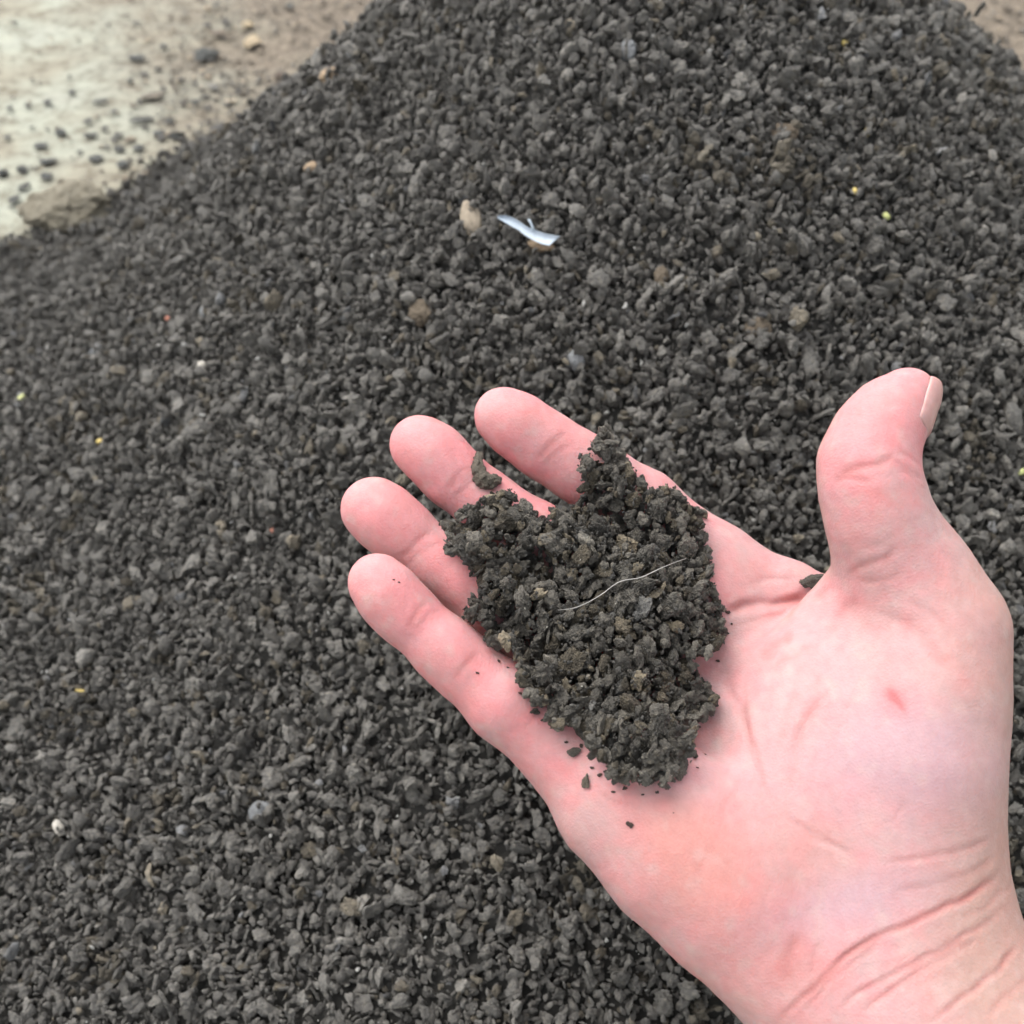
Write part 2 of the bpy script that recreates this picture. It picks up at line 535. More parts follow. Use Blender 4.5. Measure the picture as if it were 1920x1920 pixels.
INDEX = chain([(942, 779, 53, 13), (972, 800, 58, 11.5), (1020, 834, 61, 9), (1074, 868, 61, 6.5), (1111, 890, 62, 5), (1203, 952, 70, 1), (1325, 1058, 80, -5)])
MIDDLE = chain([(787, 834, 56, 12), (815, 855, 57, 11), (850, 893, 56, 9), (911, 942, 56, 6), (1000, 1005, 64, 3), (1090, 1075, 69, 0), (1215, 1165, 82, -6)])
RING = chain([(698, 953, 58, 10), (720, 971, 59, 9.5), (752, 997, 57, 8), (830, 1061, 58, 4.5), (930, 1140, 65, 1), (1110, 1265, 80, -6)])
LITTLE = chain([(705, 1090, 52, 16), (728, 1116, 56, 15), (762, 1151, 56, 13), (826, 1211, 57, 10), (868, 1248, 60, 8), (945, 1316, 71, 5), (1062, 1406, 84, -1)])
THUMB = chain([(1703, 742, 51, 38), (1672, 774, 63, 37), (1644, 815, 72, 36), (1626, 868, 82, 34), (1633, 920, 84, 32), (1647, 972, 87, 29), (1668, 1022, 94, 25), (1702, 1085, 112, 20), (1758, 1180, 118, 17), (1738, 1300, 128, 13)])
PALM = [
    chain([(1325, 1058, 80, -5), (1420, 1220, 92, -9), (1560, 1520, 110, -8), (1640, 1700, 130, -6)]),
    chain([(1215, 1165, 82, -6), (1320, 1320, 92, -11), (1490, 1580, 110, -10), (1570, 1740, 130, -6)]),
    chain([(1110, 1265, 80, -6), (1235, 1420, 95, -10), (1420, 1640, 112, -9), (1520, 1780, 125, -6)]),
    chain([(1062, 1406, 84, -1), (1150, 1512, 100, -3), (1255, 1612, 118, -3), (1352, 1706, 114, -3), (1440, 1793, 106, -4), (1515, 1872, 104, -5), (1640, 2070, 125, -6), (1900, 2600, 190, -4)]),
]
THENAR = chain([(1738, 1300, 128, 13), (1722, 1430, 140, 9), (1712, 1540, 148, 2), (1716, 1640, 148, -3), (1748, 1760, 148, -6), (1850, 1940, 152, -6), (2180, 2500, 220, -4)])
BRIDGE = chain([(1640, 1700, 130, -6), (1690, 1900, 150, -5), (1800, 2080, 160, -5), (2050, 2560, 230, -4)])
WEB = chain([(1370, 1070, 62, -5), (1470, 1116, 62, -4), (1570, 1150, 60, -2), (1670, 1200, 85, 3)])
PADS = [(ellipsoid(1290, 1560, 6, (1400, 1680), 34, 15, 11), 7.0),      # hypothenar
        (ellipsoid(1625, 1330, 6, (1690, 1180), 44, 27, 15), 24.0),     # thenar
        (ellipsoid(1170, 1300, -1, (1060, 1400), 24, 9, 7), 6.0),       # mounds below the fingers
        (ellipsoid(1300, 1130, -1, (1400, 1060), 22, 10, 8), 6.0)]

def finger_pads(fg, seq):
    out = []
    for (i, j, t, la, lb, lift) in seq:
        a, b, ra, rb = fg[i][0], fg[j][0], fg[i][2], fg[j][2]
        c = a + (b - a) * t; e = b - a; L0 = np.linalg.norm(e); e = e / L0
        n = PN - (PN @ e) * e; n /= np.linalg.norm(n); s = np.cross(n, e)
        r = ra + (rb - ra) * t
        out.append((c + n * lift * r, np.stack([e / la, s / (r * lb), n / (r * 0.62)])))
    return out
FP = [finger_pads(INDEX, [(0, 2, .45, 9.5, .82, .46), (3, 5, .55, 9, .8, .48)]),
      finger_pads(MIDDLE, [(0, 2, .45, 9.5, .82, .46), (3, 4, .45, 9, .8, .48)]),
      finger_pads(RING, [(0, 2, .45, 9.5, .82, .46), (3, 4, .45, 9, .8, .48)]),
      finger_pads(LITTLE, [(0, 2, .45, 8.5, .82, .46), (2, 4, .75, 7.5, .8, .48)]),
      ]

FOLD = [(1585, 1082), (1560, 1098), (1535, 1112), (1490, 1125), (1440, 1133), (1390, 1143)]
def fold_blend(P, k):
    """how softly the ball of the thumb joins the palm: tight along the fold by the web"""
    UV = to_px(P); best = np.full(len(P), 1e9, np.float32)
    for (ax_, ay_), (bx_, by_) in zip(FOLD[:-1], FOLD[1:]):
        ux, uy = bx_ - ax_, by_ - ay_
        t = np.clip(((UV[:, 0] - ax_) * ux + (UV[:, 1] - ay_) * uy) / (ux * ux + uy * uy), 0, 1)
        best = np.minimum(best, np.hypot(UV[:, 0] - ax_ - t * ux, UV[:, 1] - ay_ - t * uy))
    return 1.6 + (k - 1.6) * sstep(8, 95, best)

def hand_sdf(P):
    palm = chain_sdf(P, PALM[0], 8)
    for c in PALM[1:]:
        palm = smin(palm, chain_sdf(P, c, 8), 14)
    palm = smin(palm, chain_sdf(P, BRIDGE, 8), 14)
    palm = smin(palm, chain_sdf(P, WEB, 5), 9)
    ball = smin(chain_sdf(P, THENAR, 9), chain_sdf(P, THUMB, 7), 11)
    for i, ((c, R), k) in enumerate(PADS):
        if i == 1: ball = smin(ball, ell_sdf(P, c, R), 16)
        else: palm = smin(palm, ell_sdf(P, c, R), k)
    palm = smin(palm, ball, fold_blend(P, 20.0))
    fing = None
    for fg, fp in zip((INDEX, MIDDLE, RING, LITTLE), FP):
        s = chain_sdf(P, fg, 5)
        for c, R in fp:
            s = smin(s, ell_sdf(P, c, R), 3.0)
        s = smin(s, palm, 5.0)
        fing = s if fing is None else np.minimum(fing, s)
    return fing

def hand_sdf_chunked(P, n=30000):
    P = np.asarray(P, np.float32)
    return np.concatenate([hand_sdf(P[i:i + n]) for i in range(0, len(P), n)])

def surface_nets(sdf, lo, hi, h, block=5):
    """sparse grid -> smooth quad surface of the zero level."""
    nb = np.ceil((hi - lo) / (h * block)).astype(int)
    bx = [lo[i] + (np.arange(nb[i]) + 0.5) * h * block for i in range(3)]
    B = np.stack(np.meshgrid(*bx, indexing='ij'), -1)
    sb = sdf(B.reshape(-1, 3)).reshape(B.shape[:3])
    G = np.repeat(np.repeat(np.repeat(sb, block, 0), block, 1), block, 2)
    near = np.abs(sb) < h * block * 1.15
    fine = np.repeat(np.repeat(np.repeat(near, block, 0), block, 1), block, 2)
    I = np.argwhere(fine)
    G[fine] = sdf(lo + (I + 0.5) * h)
    S = G < 0
    c = [S[dx:S.shape[0] - 1 + dx, dy:S.shape[1] - 1 + dy, dz:S.shape[2] - 1 + dz] for dx in (0, 1) for dy in (0, 1) for dz in (0, 1)]
    cnt = sum(x.astype(np.int8) for x in c)
    act = (cnt > 0) & (cnt < 8)
    A = np.argwhere(act)
    vid = -np.ones(act.shape, int); vid[act] = np.arange(len(A))
    acc = np.zeros((len(A), 3)); num = np.zeros(len(A))
    corners = [(dx, dy, dz) for dx in (0, 1) for dy in (0, 1) for dz in (0, 1)]
    for a in corners:
        for ax in range(3):
            if a[ax]: continue
            b = list(a); b[ax] = 1
            ga = G[A[:, 0] + a[0], A[:, 1] + a[1], A[:, 2] + a[2]]; gb = G[A[:, 0] + b[0], A[:, 1] + b[1], A[:, 2] + b[2]]
            m = (ga < 0) != (gb < 0)
            t = ga[m] / (ga[m] - gb[m])
            p = np.tile(np.array(a, float), (m.sum(), 1)); p[:, ax] += t
            acc[m] += p; num[m] += 1
    V = lo + (A + acc / num[:, None] + 0.5) * h
    Q = []
    for ax in range(3):
        u, v = [(1, 2), (2, 0), (0, 1)][ax]
        s0 = [slice(None)] * 3; s1 = [slice(None)] * 3
        s0[ax] = slice(0, -1); s1[ax] = slice(1, None)
        cr = S[tuple(s0)] != S[tuple(s1)]
        E = np.argwhere(cr)
        ok = (E[:, u] > 0) & (E[:, v] > 0) & (E[:, u] < S.shape[u] - 1) & (E[:, v] < S.shape[v] - 1)
        E = E[ok]
        inside = S[E[:, 0], E[:, 1], E[:, 2]]
        def at(du, dv):
            e = E.copy(); e[:, u] += du; e[:, v] += dv
            return vid[e[:, 0], e[:, 1], e[:, 2]]
        q = np.stack([at(-1, -1), at(0, -1), at(0, 0), at(-1, 0)], 1)
        q[~inside] = q[~inside][:, ::-1]
        Q.append(q)
    Q = np.concatenate(Q)
    return V, Q[(Q >= 0).all(1)]

def subdivide(V, Q):
    E = np.sort(np.concatenate([Q[:, [0, 1]], Q[:, [1, 2]], Q[:, [2, 3]], Q[:, [3, 0]]]), 1)
    key = E[:, 0] * (len(V) + 1) + E[:, 1]
    U, first, inv = np.unique(key, return_index=True, return_inverse=True)
    inv = inv.ravel()
    M = V[E[first]].mean(1); C = V[Q].mean(1)
    n = len(Q); eb = len(V); fb = eb + len(M)
    e = [inv[i * n:(i + 1) * n] + eb for i in range(4)]
    f = np.arange(n) + fb
    V2 = np.concatenate([V, M, C])
    Q2 = np.concatenate([np.stack([Q[:, 0], e[0], f, e[3]], 1), np.stack([Q[:, 1], e[1], f, e[0]], 1), np.stack([Q[:, 2], e[2], f, e[1]], 1), np.stack([Q[:, 3], e[3], f, e[2]], 1)])
    return V2, Q2

def gradient(sdf, V, s0, e=0.2):
    g = np.stack([sdf(V + np.eye(3)[i] * e) - s0 for i in range(3)], -1)
    return g / (np.linalg.norm(g, axis=1)[:, None] + 1e-9)

def vertex_normals(V, Q):
    n = np.cross(V[Q[:, 2]] - V[Q[:, 0]], V[Q[:, 3]] - V[Q[:, 1]])
    acc = np.stack([sum(np.bincount(Q[:, i], n[:, ax], len(V)) for i in range(4)) for ax in range(3)], -1)
    return acc / (np.linalg.norm(acc, axis=1)[:, None] + 1e-12)

def neighbours_mean(V, Q):
    acc = np.zeros_like(V); num = np.zeros(len(V))
    for i in range(4):
        for j in ((i + 1) % 4, (i + 3) % 4):
            for ax in range(3):
                acc[:, ax] += np.bincount(Q[:, i], V[Q[:, j], ax], len(V))
            num += np.bincount(Q[:, i], minlength=len(V))
    return acc / np.maximum(num, 1)[:, None]

LO = np.array([-52.0, -210.0, -325.0]); HI = np.array([175.0, 45.0, -165.0])
HVt, HQ = surface_nets(hand_sdf_chunked, LO, HI, 1.25)
HVt, HQ = subdivide(HVt, HQ)
for it in range(2):
    HVt = 0.5 * HVt + 0.5 * neighbours_mean(HVt, HQ)
    s0 = hand_sdf_chunked(HVt)
    HVt = HVt - gradient(hand_sdf_chunked, HVt, s0) * s0[:, None]
HN = vertex_normals(HVt, HQ)

def poly_dist(UV, pl):
    """distance (px) to a polyline and how far along it (0..1)"""
    pl = np.asarray(pl, float)
    seg = np.linalg.norm(np.diff(pl, axis=0), axis=1); tot = seg.sum(); s0 = 0
    best = np.full(len(UV), 1e9); along = np.zeros(len(UV))
    for i in range(len(pl) - 1):
        a, b = pl[i], pl[i + 1]; ab = b - a
        t = np.clip(((UV - a) @ ab) / (ab @ ab), 0, 1)
        d = np.linalg.norm(UV - a - t[:, None] * ab, axis=1)
        m = d < best
        best[m] = d[m]; along[m] = (s0 + t[m] * seg[i]) / tot
        s0 += seg[i]
    return best, along

# flexion lines and wrinkles: (points, half width px, depth mm, redness that also paints in shade)
CREASES = [
    # finger joints
    ([(1000, 868), (1030, 835), (1075, 808)], 7, .28, .5), ([(1010, 880), (1040, 850), (1080, 830)], 5, .16, .25),
    ([(838, 925), (868, 885), (892, 870)], 7, .26, .45), ([(850, 935), (885, 905), (915, 890)], 5, .16, .2),
    ([(745, 1055), (785, 1010), (815, 995)], 7, .26, .45), ([(752, 1062), (800, 1025), (830, 1005)], 4, .14, .2),
    ([(762, 1180), (790, 1140), (812, 1122)], 7, .28, .5), ([(770, 1190), (800, 1155), (826, 1140)], 4, .14, .2),
    ([(850, 1275), (880, 1240), (905, 1215)], 6, .24, .4), ([(980, 1370), (1000, 1340), (1010, 1310)], 6, .2, .3),
    # thumb
    ([(1560, 885), (1600, 880), (1650, 872), (1690, 850)], 7, .30, .5), ([(1552, 900), (1590, 893), (1640, 900)], 5, .18, .3),
    ([(1665, 860), (1700, 876), (1735, 905)], 4, .22, .15), ([(1670, 875), (1705, 895), (1742, 925)], 4, .2, .15), ([(1680, 845), (1705, 858), (1730, 880)], 4, .18, .1),
    ([(1575, 1075), (1610, 1062), (1660, 1045), (1690, 1020)], 6, .22, .45), ([(1600, 1090), (1650, 1085), (1700, 1075)], 6, .16, .25),
    # fold between thumb and palm
    ([(1572, 1090), (1530, 1112), (1470, 1126), (1410, 1136), (1350, 1150)], 8, 1.3, .55),
    ([(1500, 1085), (1450, 1083), (1400, 1100)], 5, .18, .15), ([(1480, 1105), (1440, 1110)], 4, .15, .1),
    # life line round the thenar
    ([(1350, 1150), (1345, 1230), (1385, 1330), (1410, 1420), (1440, 1500), (1470, 1560)], 8, .20, .10),
    ([(1560, 1240), (1520, 1330), (1490, 1400), (1480, 1500)], 12, .16, .12), ([(1620, 1120), (1580, 1150), (1550, 1200)], 10, .2, .25),
    ([(1640, 1140), (1700, 1170), (1760, 1230), (1800, 1260)], 10, .22, .2),
    ([(1420, 1240), (1450, 1215), (1490, 1190)], 7, .2, .35), ([(1430, 1270), (1480, 1240), (1530, 1205)], 5, .15, .2),
    ([(1480, 1530), (1520, 1570), (1600, 1605)], 5, .2, -.05),
    ([(1395, 1310), (1405, 1385), (1425, 1410)], 3, .1, .15), ([(1335, 1240), (1370, 1300)], 6, .15, .1),
    # wrist
    ([(1641, 1616), (1712, 1613), (1779, 1599), (1829, 1587), (1880, 1560)], 5, .30, .35), ([(1661, 1678), (1745, 1661), (1829, 1628), (1890, 1594)], 6, .20, .22),
    ([(1425, 1935), (1450, 1913), (1493, 1876), (1530, 1843), (1560, 1812), (1597, 1782), (1644, 1755), (1688, 1739), (1745, 1715), (1812, 1685), (1863, 1655), (1905, 1618)], 5, .50, .85),
    ([(1660, 1758), (1630, 1778), (1597, 1799), (1554, 1839), (1515, 1885), (1490, 1913)], 5, .28, .40),
    ([(1905, 1688), (1846, 1735), (1779, 1772), (1712, 1809), (1678, 1826), (1611, 1856), (1550, 1906)], 5, .34, .50),
    ([(1863, 1745), (1779, 1789), (1712, 1826), (1644, 1876), (1594, 1913)], 7, .26, .35),
    ([(1930, 1760), (1880, 1809), (1829, 1849), (1779, 1890), (1740, 1925)], 5, .38, .55),
    ([(1905, 1655), (1850, 1700), (1800, 1722)], 4, .16, .25), ([(1730, 1765), (1690, 1800), (1650, 1825)], 4, .12, .2), ([(1935, 1820), (1880, 1870), (1850, 1915)], 6, .25, .3),
    ([(1480, 1850), (1474, 1810), (1490, 1770), (1500, 1740)], 10, .18, .50), ([(1525, 1830), (1530, 1790), (1545, 1760)], 6, .12, .25),
    ([(1463, 1507), (1490, 1550), (1537, 1571), (1611, 1604)], 4, .14, .10), ([(1640, 1560), (1680, 1540), (1700, 1500)], 5, .10, .10),
    ([(1567, 1275), (1537, 1319), (1503, 1376), (1490, 1443), (1482, 1495)], 7, .18, .22), ([(1497, 1282), (1473, 1342), (1455, 1395)], 7, .16, .18),
    ([(1395, 1275), (1403, 1359), (1426, 1433), (1443, 1507)], 4, .12, .28), ([(1600, 1290), (1575, 1340), (1560, 1400)], 5, .09, .10), ([(1400, 1440), (1370, 1500), (1350, 1570)], 5, .10, .12),
    ([(1360, 1180), (1420, 1165), (1480, 1150)], 4, .10, .2), ([(1700, 1130), (1750, 1160), (1790, 1210)], 5, .10, .15), ([(1610, 1030), (1650, 1020), (1690, 1000)], 4, .1, .2),
    ([(1230, 1500), (1290, 1480), (1340, 1490)], 6, .10, .12), ([(1110, 1480), (1150, 1500), (1200, 1510)], 5, .10, .2), ([(1300, 1640), (1330, 1600), (1350, 1560)], 5, .08, .1),
]
UVh = to_px(HVt)
front = sstep(0.05, 0.4, HN @ np.array([0, 0, 1.0]))
crease_red_shade = np.zeros(len(HVt)); disp = np.zeros(len(HVt))
for n_cr, (pl, wd, dp, red) in enumerate(CREASES):
    if n_cr < 10: dp, wd = dp * 0.75, wd * 0.8
    elif pl[0][1] < 1600 and dp < .5: dp, red = dp * 1.25, red * 1.35
    else: red = red * 1.25
    bb = np.array(pl, float)
    near = (UVh > bb.min(0) - 6 * wd).all(1) & (UVh < bb.max(0) + 6 * wd).all(1) & (front > 0)
    if not near.any(): continue
    wob = np.stack([noise3(HVt[near], .22, 81 + n_cr), noise3(HVt[near], .22, 182 + n_cr)], -1) * 5 + np.stack([noise3(HVt[near], .07, 281 + n_cr), noise3(HVt[near], .07, 382 + n_cr)], -1) * 9
    d, al = poly_dist(UVh[near] + wob, pl)
    ends = sstep(0, .22, al) * sstep(1, .78, al)
    prof = np.exp(-(d / wd) ** 2) - 0.14 * np.exp(-((d - 2.4 * wd) / (1.4 * wd)) ** 2)
    vary = 0.85 + 0.6 * noise3(HVt[near], .12, 400 + n_cr)
    ends = ends * np.clip(vary, .3, 1.3)
    disp[near] -= dp * prof * ends * front[near]
    crease_red_shade[near] += red * np.exp(-(d / (wd * 1.5)) ** 2) * ends * front[near]
# soft unevenness of flesh and fine skin grain
disp += 0.22 * noise3(HVt, .09, 41) + 0.10 * noise3(HVt, .25, 42) + 0.018 * noise3(HVt, 1.1, 43)
# tendons and fine wrinkling on the forearm side
HVd = HVt + HN * disp[:, None]

# skin colour (pigment and blood, with some light and shade painted in)
def blob(cx, cy, rx, ry, ang=0.0):
    c, s = math.cos(ang), math.sin(ang)
    u = (UVh[:, 0] - cx) * c + (UVh[:, 1] - cy) * s; v = -(UVh[:, 0] - cx) * s + (UVh[:, 1] - cy) * c
    return np.exp(-(u / rx) ** 2 - (v / ry) ** 2)
PALE = np.array([0.800, 0.500, 0.490]); PINK = np.array([0.980, 0.400, 0.408]); RED = np.array([0.660, 0.215, 0.190])  # pink brightened to make up for fingers that the light leaves darker
SALLOW = np.array([0.700, 0.450, 0.370]); BLUISH = np.array([0.720, 0.470, 0.510]); ORANGE = np.array([0.840, 0.390, 0.335])
pinkness = 0.26 + 0.55 * sstep(1380, 900, UVh[:, 0]) * sstep(1600, 1300, UVh[:, 1])
for b, a in ((blob(1630, 790, 130, 140), .95), (blob(1600, 890, 90, 60), .25), (blob(1470, 1200, 110, 70, -.5), .35), (blob(1420, 1740, 190, 120, .7), .42), (blob(1250, 1560, 160, 100, .7), .28),
             (blob(1690, 1290, 60, 50), .18), (blob(1650, 1500, 150, 110), -.10), (blob(1600, 1000, 70, 60), -.08), (blob(1680, 1000, 60, 40), -.25), (blob(1700, 960, 60, 80), -.2),
             (blob(1550, 1340, 70, 150, .3), -.22), (blob(1380, 1180, 50, 60), -.05), (blob(980, 760, 60, 40, .6), .25), (blob(835, 840, 60, 40, .6), .28), (blob(735, 960, 60, 45, .6), .3), (blob(740, 1110, 60, 40, .7), .3), (blob(1090, 820, 70, 40, .5), .15),
             (blob(1400, 1050, 150, 60, .55), .12), (blob(1120, 1540, 60, 40, .7), -.30), (blob(1200, 1610, 120, 30, .8), -.2)):
    pinkness += a * b
mott = fbm(HVt, .09, 3, 51) * .50 + fbm(HVt, .26, 2, 57) * .40
pk = np.clip(pinkness + mott, 0, 1)[:, None]
C = PALE * (1 - pk) + PINK * pk
sal = np.clip(sstep(1700, 1900, UVh[:, 0]) * .7 + blob(1840, 1780, 160, 220) * .45 + fbm(HVt, .06, 2, 61) * .14 + sstep(.25, -.1, HN[:, 2]) * .45, 0, .85)[:, None]
C = C * (1 - sal) + SALLOW * sal
org = np.clip(blob(1370, 1690, 190, 130, .7) * .75 + blob(1250, 1560, 120, 80, .7) * .35 + fbm(HVt, .05, 2, 66) * .35, 0, .8)[:, None]
C = C * (1 - org) + ORANGE * org
blu = np.clip(blob(1610, 1450, 170, 120) * .45 + blob(1560, 1700, 130, 70, -.3) * .5 + fbm(HVt, .06, 2, 67) * .3 + blob(1720, 1380, 110, 70, .4) * .6 + blob(1600, 1690, 180, 50, -.3) * .45 + blob(1760, 1480, 120, 60) * .3, 0, .8)[:, None]
C = C * (1 - blu) + BLUISH * blu
white = np.clip(fbm(HVt, .22, 2, 91) * 1.1 - .22, 0, .5)[:, None] * 0.75
C = C * (1 - white) + np.array([0.83, 0.60, 0.55]) * white
rr = np.clip(crease_red_shade * .75, 0, .7)[:, None]
C = C * (1 - rr) + RED * rr
scr = np.clip(blob(1674, 1304, 12, 9, .9) + .7 * blob(1688, 1322, 16, 5, .9) + .5 * blob(1678, 1312, 34, 22, .9) + .2 * noise3(HVt, .8, 3) * blob(1680, 1312, 30, 20, .9), 0, 1)[:, None]
scr = scr * 0.72
C = C * (1 - scr) + np.array([0.72, 0.17, 0.18]) * scr
C = C * 0.575

def skin_material():
    m, nt, p = new_mat('skin')
    at = N(nt, 'ShaderNodeAttribute', attribute_name='flesh')
    tc = N(nt, 'ShaderNodeTexCoord')
    n1 = noise_node(nt, tc.outputs['Object'], 420, 4, 0.6)
    r1 = ramp(nt, n1.outputs[0], [(0.3, (0.93, 0.90, 0.90)), (0.7, (1.05, 1.07, 1.07))])
    c = mixc(nt, at.outputs['Color'], r1.outputs[0], mode='MULTIPLY', f=0.8)
    nt.links.new(c, p.inputs['Base Color'])
    p.inputs['Subsurface Weight'].default_value = 0.5
    p.inputs['Subsurface Radius'].default_value = (1.0, 0.35, 0.25)
    p.inputs['Subsurface Scale'].default_value = 0.0022
    p.inputs['Roughness'].default_value = 0.55
    p.inputs['Specular IOR Level'].default_value = 0.28
    vo = N(nt, 'ShaderNodeTexVoronoi'); vo.inputs['Scale'].default_value = 1500; nt.links.new(tc.outputs['Object'], vo.inputs['Vector'])
    n2 = noise_node(nt, tc.outputs['Object'], 2600, 3, 0.6)
    ad = N(nt, 'ShaderNodeMath', operation='ADD'); nt.links.new(vo.outputs['Distance'], ad.inputs[0]); nt.links.new(n2.outputs[0], ad.inputs[1])
    bump(nt, p, ad.outputs[0], 0.30, 0.00025)
    return m
M_SKIN = skin_material()
hand_mesh = mesh_from('hand', to_world(HVd), HQ)
fa = hand_mesh.attributes.new('flesh', 'FLOAT_COLOR', 'POINT')
fa.data.foreach_set('color', np.concatenate([C, np.ones((len(C), 1))], 1).astype(np.float32).ravel())
hand = link('hand', hand_mesh, M_SKIN)
tag(hand, 'bare right hand held palm up with thumb raised, cupping dark compost above the heap', 'hand')

# thumbnail, seen from its side
def thumb_nail():
    a, b = hp(1716, 716, 38), hp(1676, 806, 36.5)
    ax = b - a; Lx = np.linalg.norm(ax); ax /= Lx
    D = np.array([0.90, -0.25, 0.32]); D -= (D @ ax) * ax; D /= np.linalg.norm(D)
    S = np.cross(ax, D); S *= np.sign(S[2])
    ns, na = 18, 24
    G = []
    for i in range(ns):
        s = i / (ns - 1)
        for j in range(na):
            q = -1 + 2 * j / (na - 1)
            an = q * math.radians(60)
            s2 = s + 0.10 * (q * q) * (1 - s) - 0.10 * q * q * s
            G.append(a + ax * (s2 * Lx) + 7.0 * (math.cos(an) * D + math.sin(an) * S))
    G = np.array(G)
    for _ in range(4):                       # lay the plate on the flesh of the thumb
        s0 = hand_sdf_chunked(G)
        G = G - gradient(hand_sdf_chunked, G, s0) * s0[:, None]
    s0 = hand_sdf_chunked(G); nn = gradient(hand_sdf_chunked, G, s0)
    si = np.repeat(np.linspace(0, 1, ns), na); qi = np.tile(np.linspace(-1, 1, na), ns)
    free = sstep(.45, 0, si)                 # the free edge stands off and runs past the tip
    rise = (-0.05 + 0.75 * (1 - qi ** 2) ** .6 * sstep(1.0, .8, si)) + free * 0.15
    inner = G + nn * (rise - 0.45)[:, None] - ax * (free * 1.0)[:, None]
    outer = G + nn * rise[:, None] - ax * (free * 1.0)[:, None]
    V = list(inner) + list(outer)
    F = []
    o = ns * na
    for i in range(ns - 1):
        for j in range(na - 1):
            k = i * na + j
            F.append((k, k + na, k + na + 1, k + 1)); F.append((o + k, o + k + 1, o + k + na + 1, o + k + na))
    for j in range(na - 1):
        F.append((j, j + 1, o + j + 1, o + j)); k = (ns - 1) * na + j; F.append((k, o + k, o + k + 1, k + 1))
    for i in range(ns - 1):
        k = i * na; F.append((k, o + k, o + k + na, k + na)); k = i * na + na - 1; F.append((k, k + na, o + k + na, o + k))
    m, nt, p = new_mat('nail')
    tc = N(nt, 'ShaderNodeTexCoord'); n1 = noise_node(nt, tc.outputs['Object'], 300, 3)
    r = ramp(nt, n1.outputs[0], [(0.3, (0.43, 0.235, 0.215)), (0.7, (0.50, 0.285, 0.265))]); nt.links.new(r.outputs[0], p.inputs['Base Color'])
    p.inputs['Roughness'].default_value = 0.32
    p.inputs['Subsurface Weight'].default_value = 0.2; p.inputs['Subsurface Scale'].default_value = 0.002
    return link('thumbnail', mesh_from('thumbnail', to_world(np.array(V)), F), m, hand)
thumb_nail()

# ------------------------------------------------------------------ the handful of compost on the palm
E1 = np.array([1.0, 0, 0]); E2 = np.array([0, math.cos(TILT), -math.sin(TILT)])
sel = (UVh[HQ[:, 0]] > (600, 650)).all(1) & (UVh[HQ[:, 0]] < (1700, 1700)).all(1) & (HN[HQ[:, 0]] @ PN > 0.0)
HBV = BVHTree.FromPolygons(HVd.tolist(), HQ[sel].tolist())

def on_hand(px, py):
    d = Vector(((px - 960) / FPX, -(py - 960) / FPX, -1.0)).normalized()
    loc, nor, _, _ = HBV.ray_cast(Vector((0, 0, 0)), d)
    if loc is None: return None, None
    if nor.dot(Vector(PN)) < 0: nor = -nor
    return np.array(loc), np.array(nor)

OUT = np.array([(1131, 793), (1147, 815), (1170, 846), (1185, 872), (1216, 911), (1262, 911), (1276, 926), (1297, 946), (1316, 950), (1330, 980), (1320, 996), (1336, 1034), (1336, 1084), (1355, 1127), (1363, 1196), (1340, 1227), (1305, 1235), (1309, 1269), (1340, 1289), (1347, 1320), (1320, 1350), (1297, 1393), (1309, 1412), (1301, 1431), (1270, 1454), (1247, 1479), (1208, 1470), (1193, 1458), (1143, 1474), (1137, 1435), (1101, 1412), (1085, 1381), (1066, 1354), (1050, 1383), (1031, 1373), (1027, 1335), (985, 1312), (966, 1266), (970, 1239), (954, 1215), (916, 1212), (904, 1196), (908, 1177), (866, 1158), (881, 1127), (892, 1096), (873, 1065), (858, 1050), (831, 1027), (839, 1007), (825, 984), (854, 973), (854, 957), (896, 938), (927, 923), (962, 915), (973, 946), (1024, 969), (1039, 950), (1077, 950), (1081, 930), (1089, 896), (1081, 853), (1104, 849), (1128, 866), (1140, 862), (1100, 846), (1120, 819)], float)
OA = OUT; OB = np.roll(OUT, -1, 0); OAB = OB - OA; OL = (OAB ** 2).sum(1)
def edge_dist(q):
    """signed distance in px to the outline of the handful, positive inside"""
    t = np.clip(((q - OA) * OAB).sum(1) / OL, 0, 1)
    d = np.sqrt((((OA + t[:, None] * OAB) - q) ** 2).sum(1)).min()
    c = (OA[:, 1] > q[1]) != (OB[:, 1] > q[1])
    with np.errstate(divide='ignore', invalid='ignore'):
        xi = OA[:, 0] + (q[1] - OA[:, 1]) / (OB[:, 1] - OA[:, 1]) * OAB[:, 0]
    return d if (c & (q[0] < xi)).sum() % 2 else -d

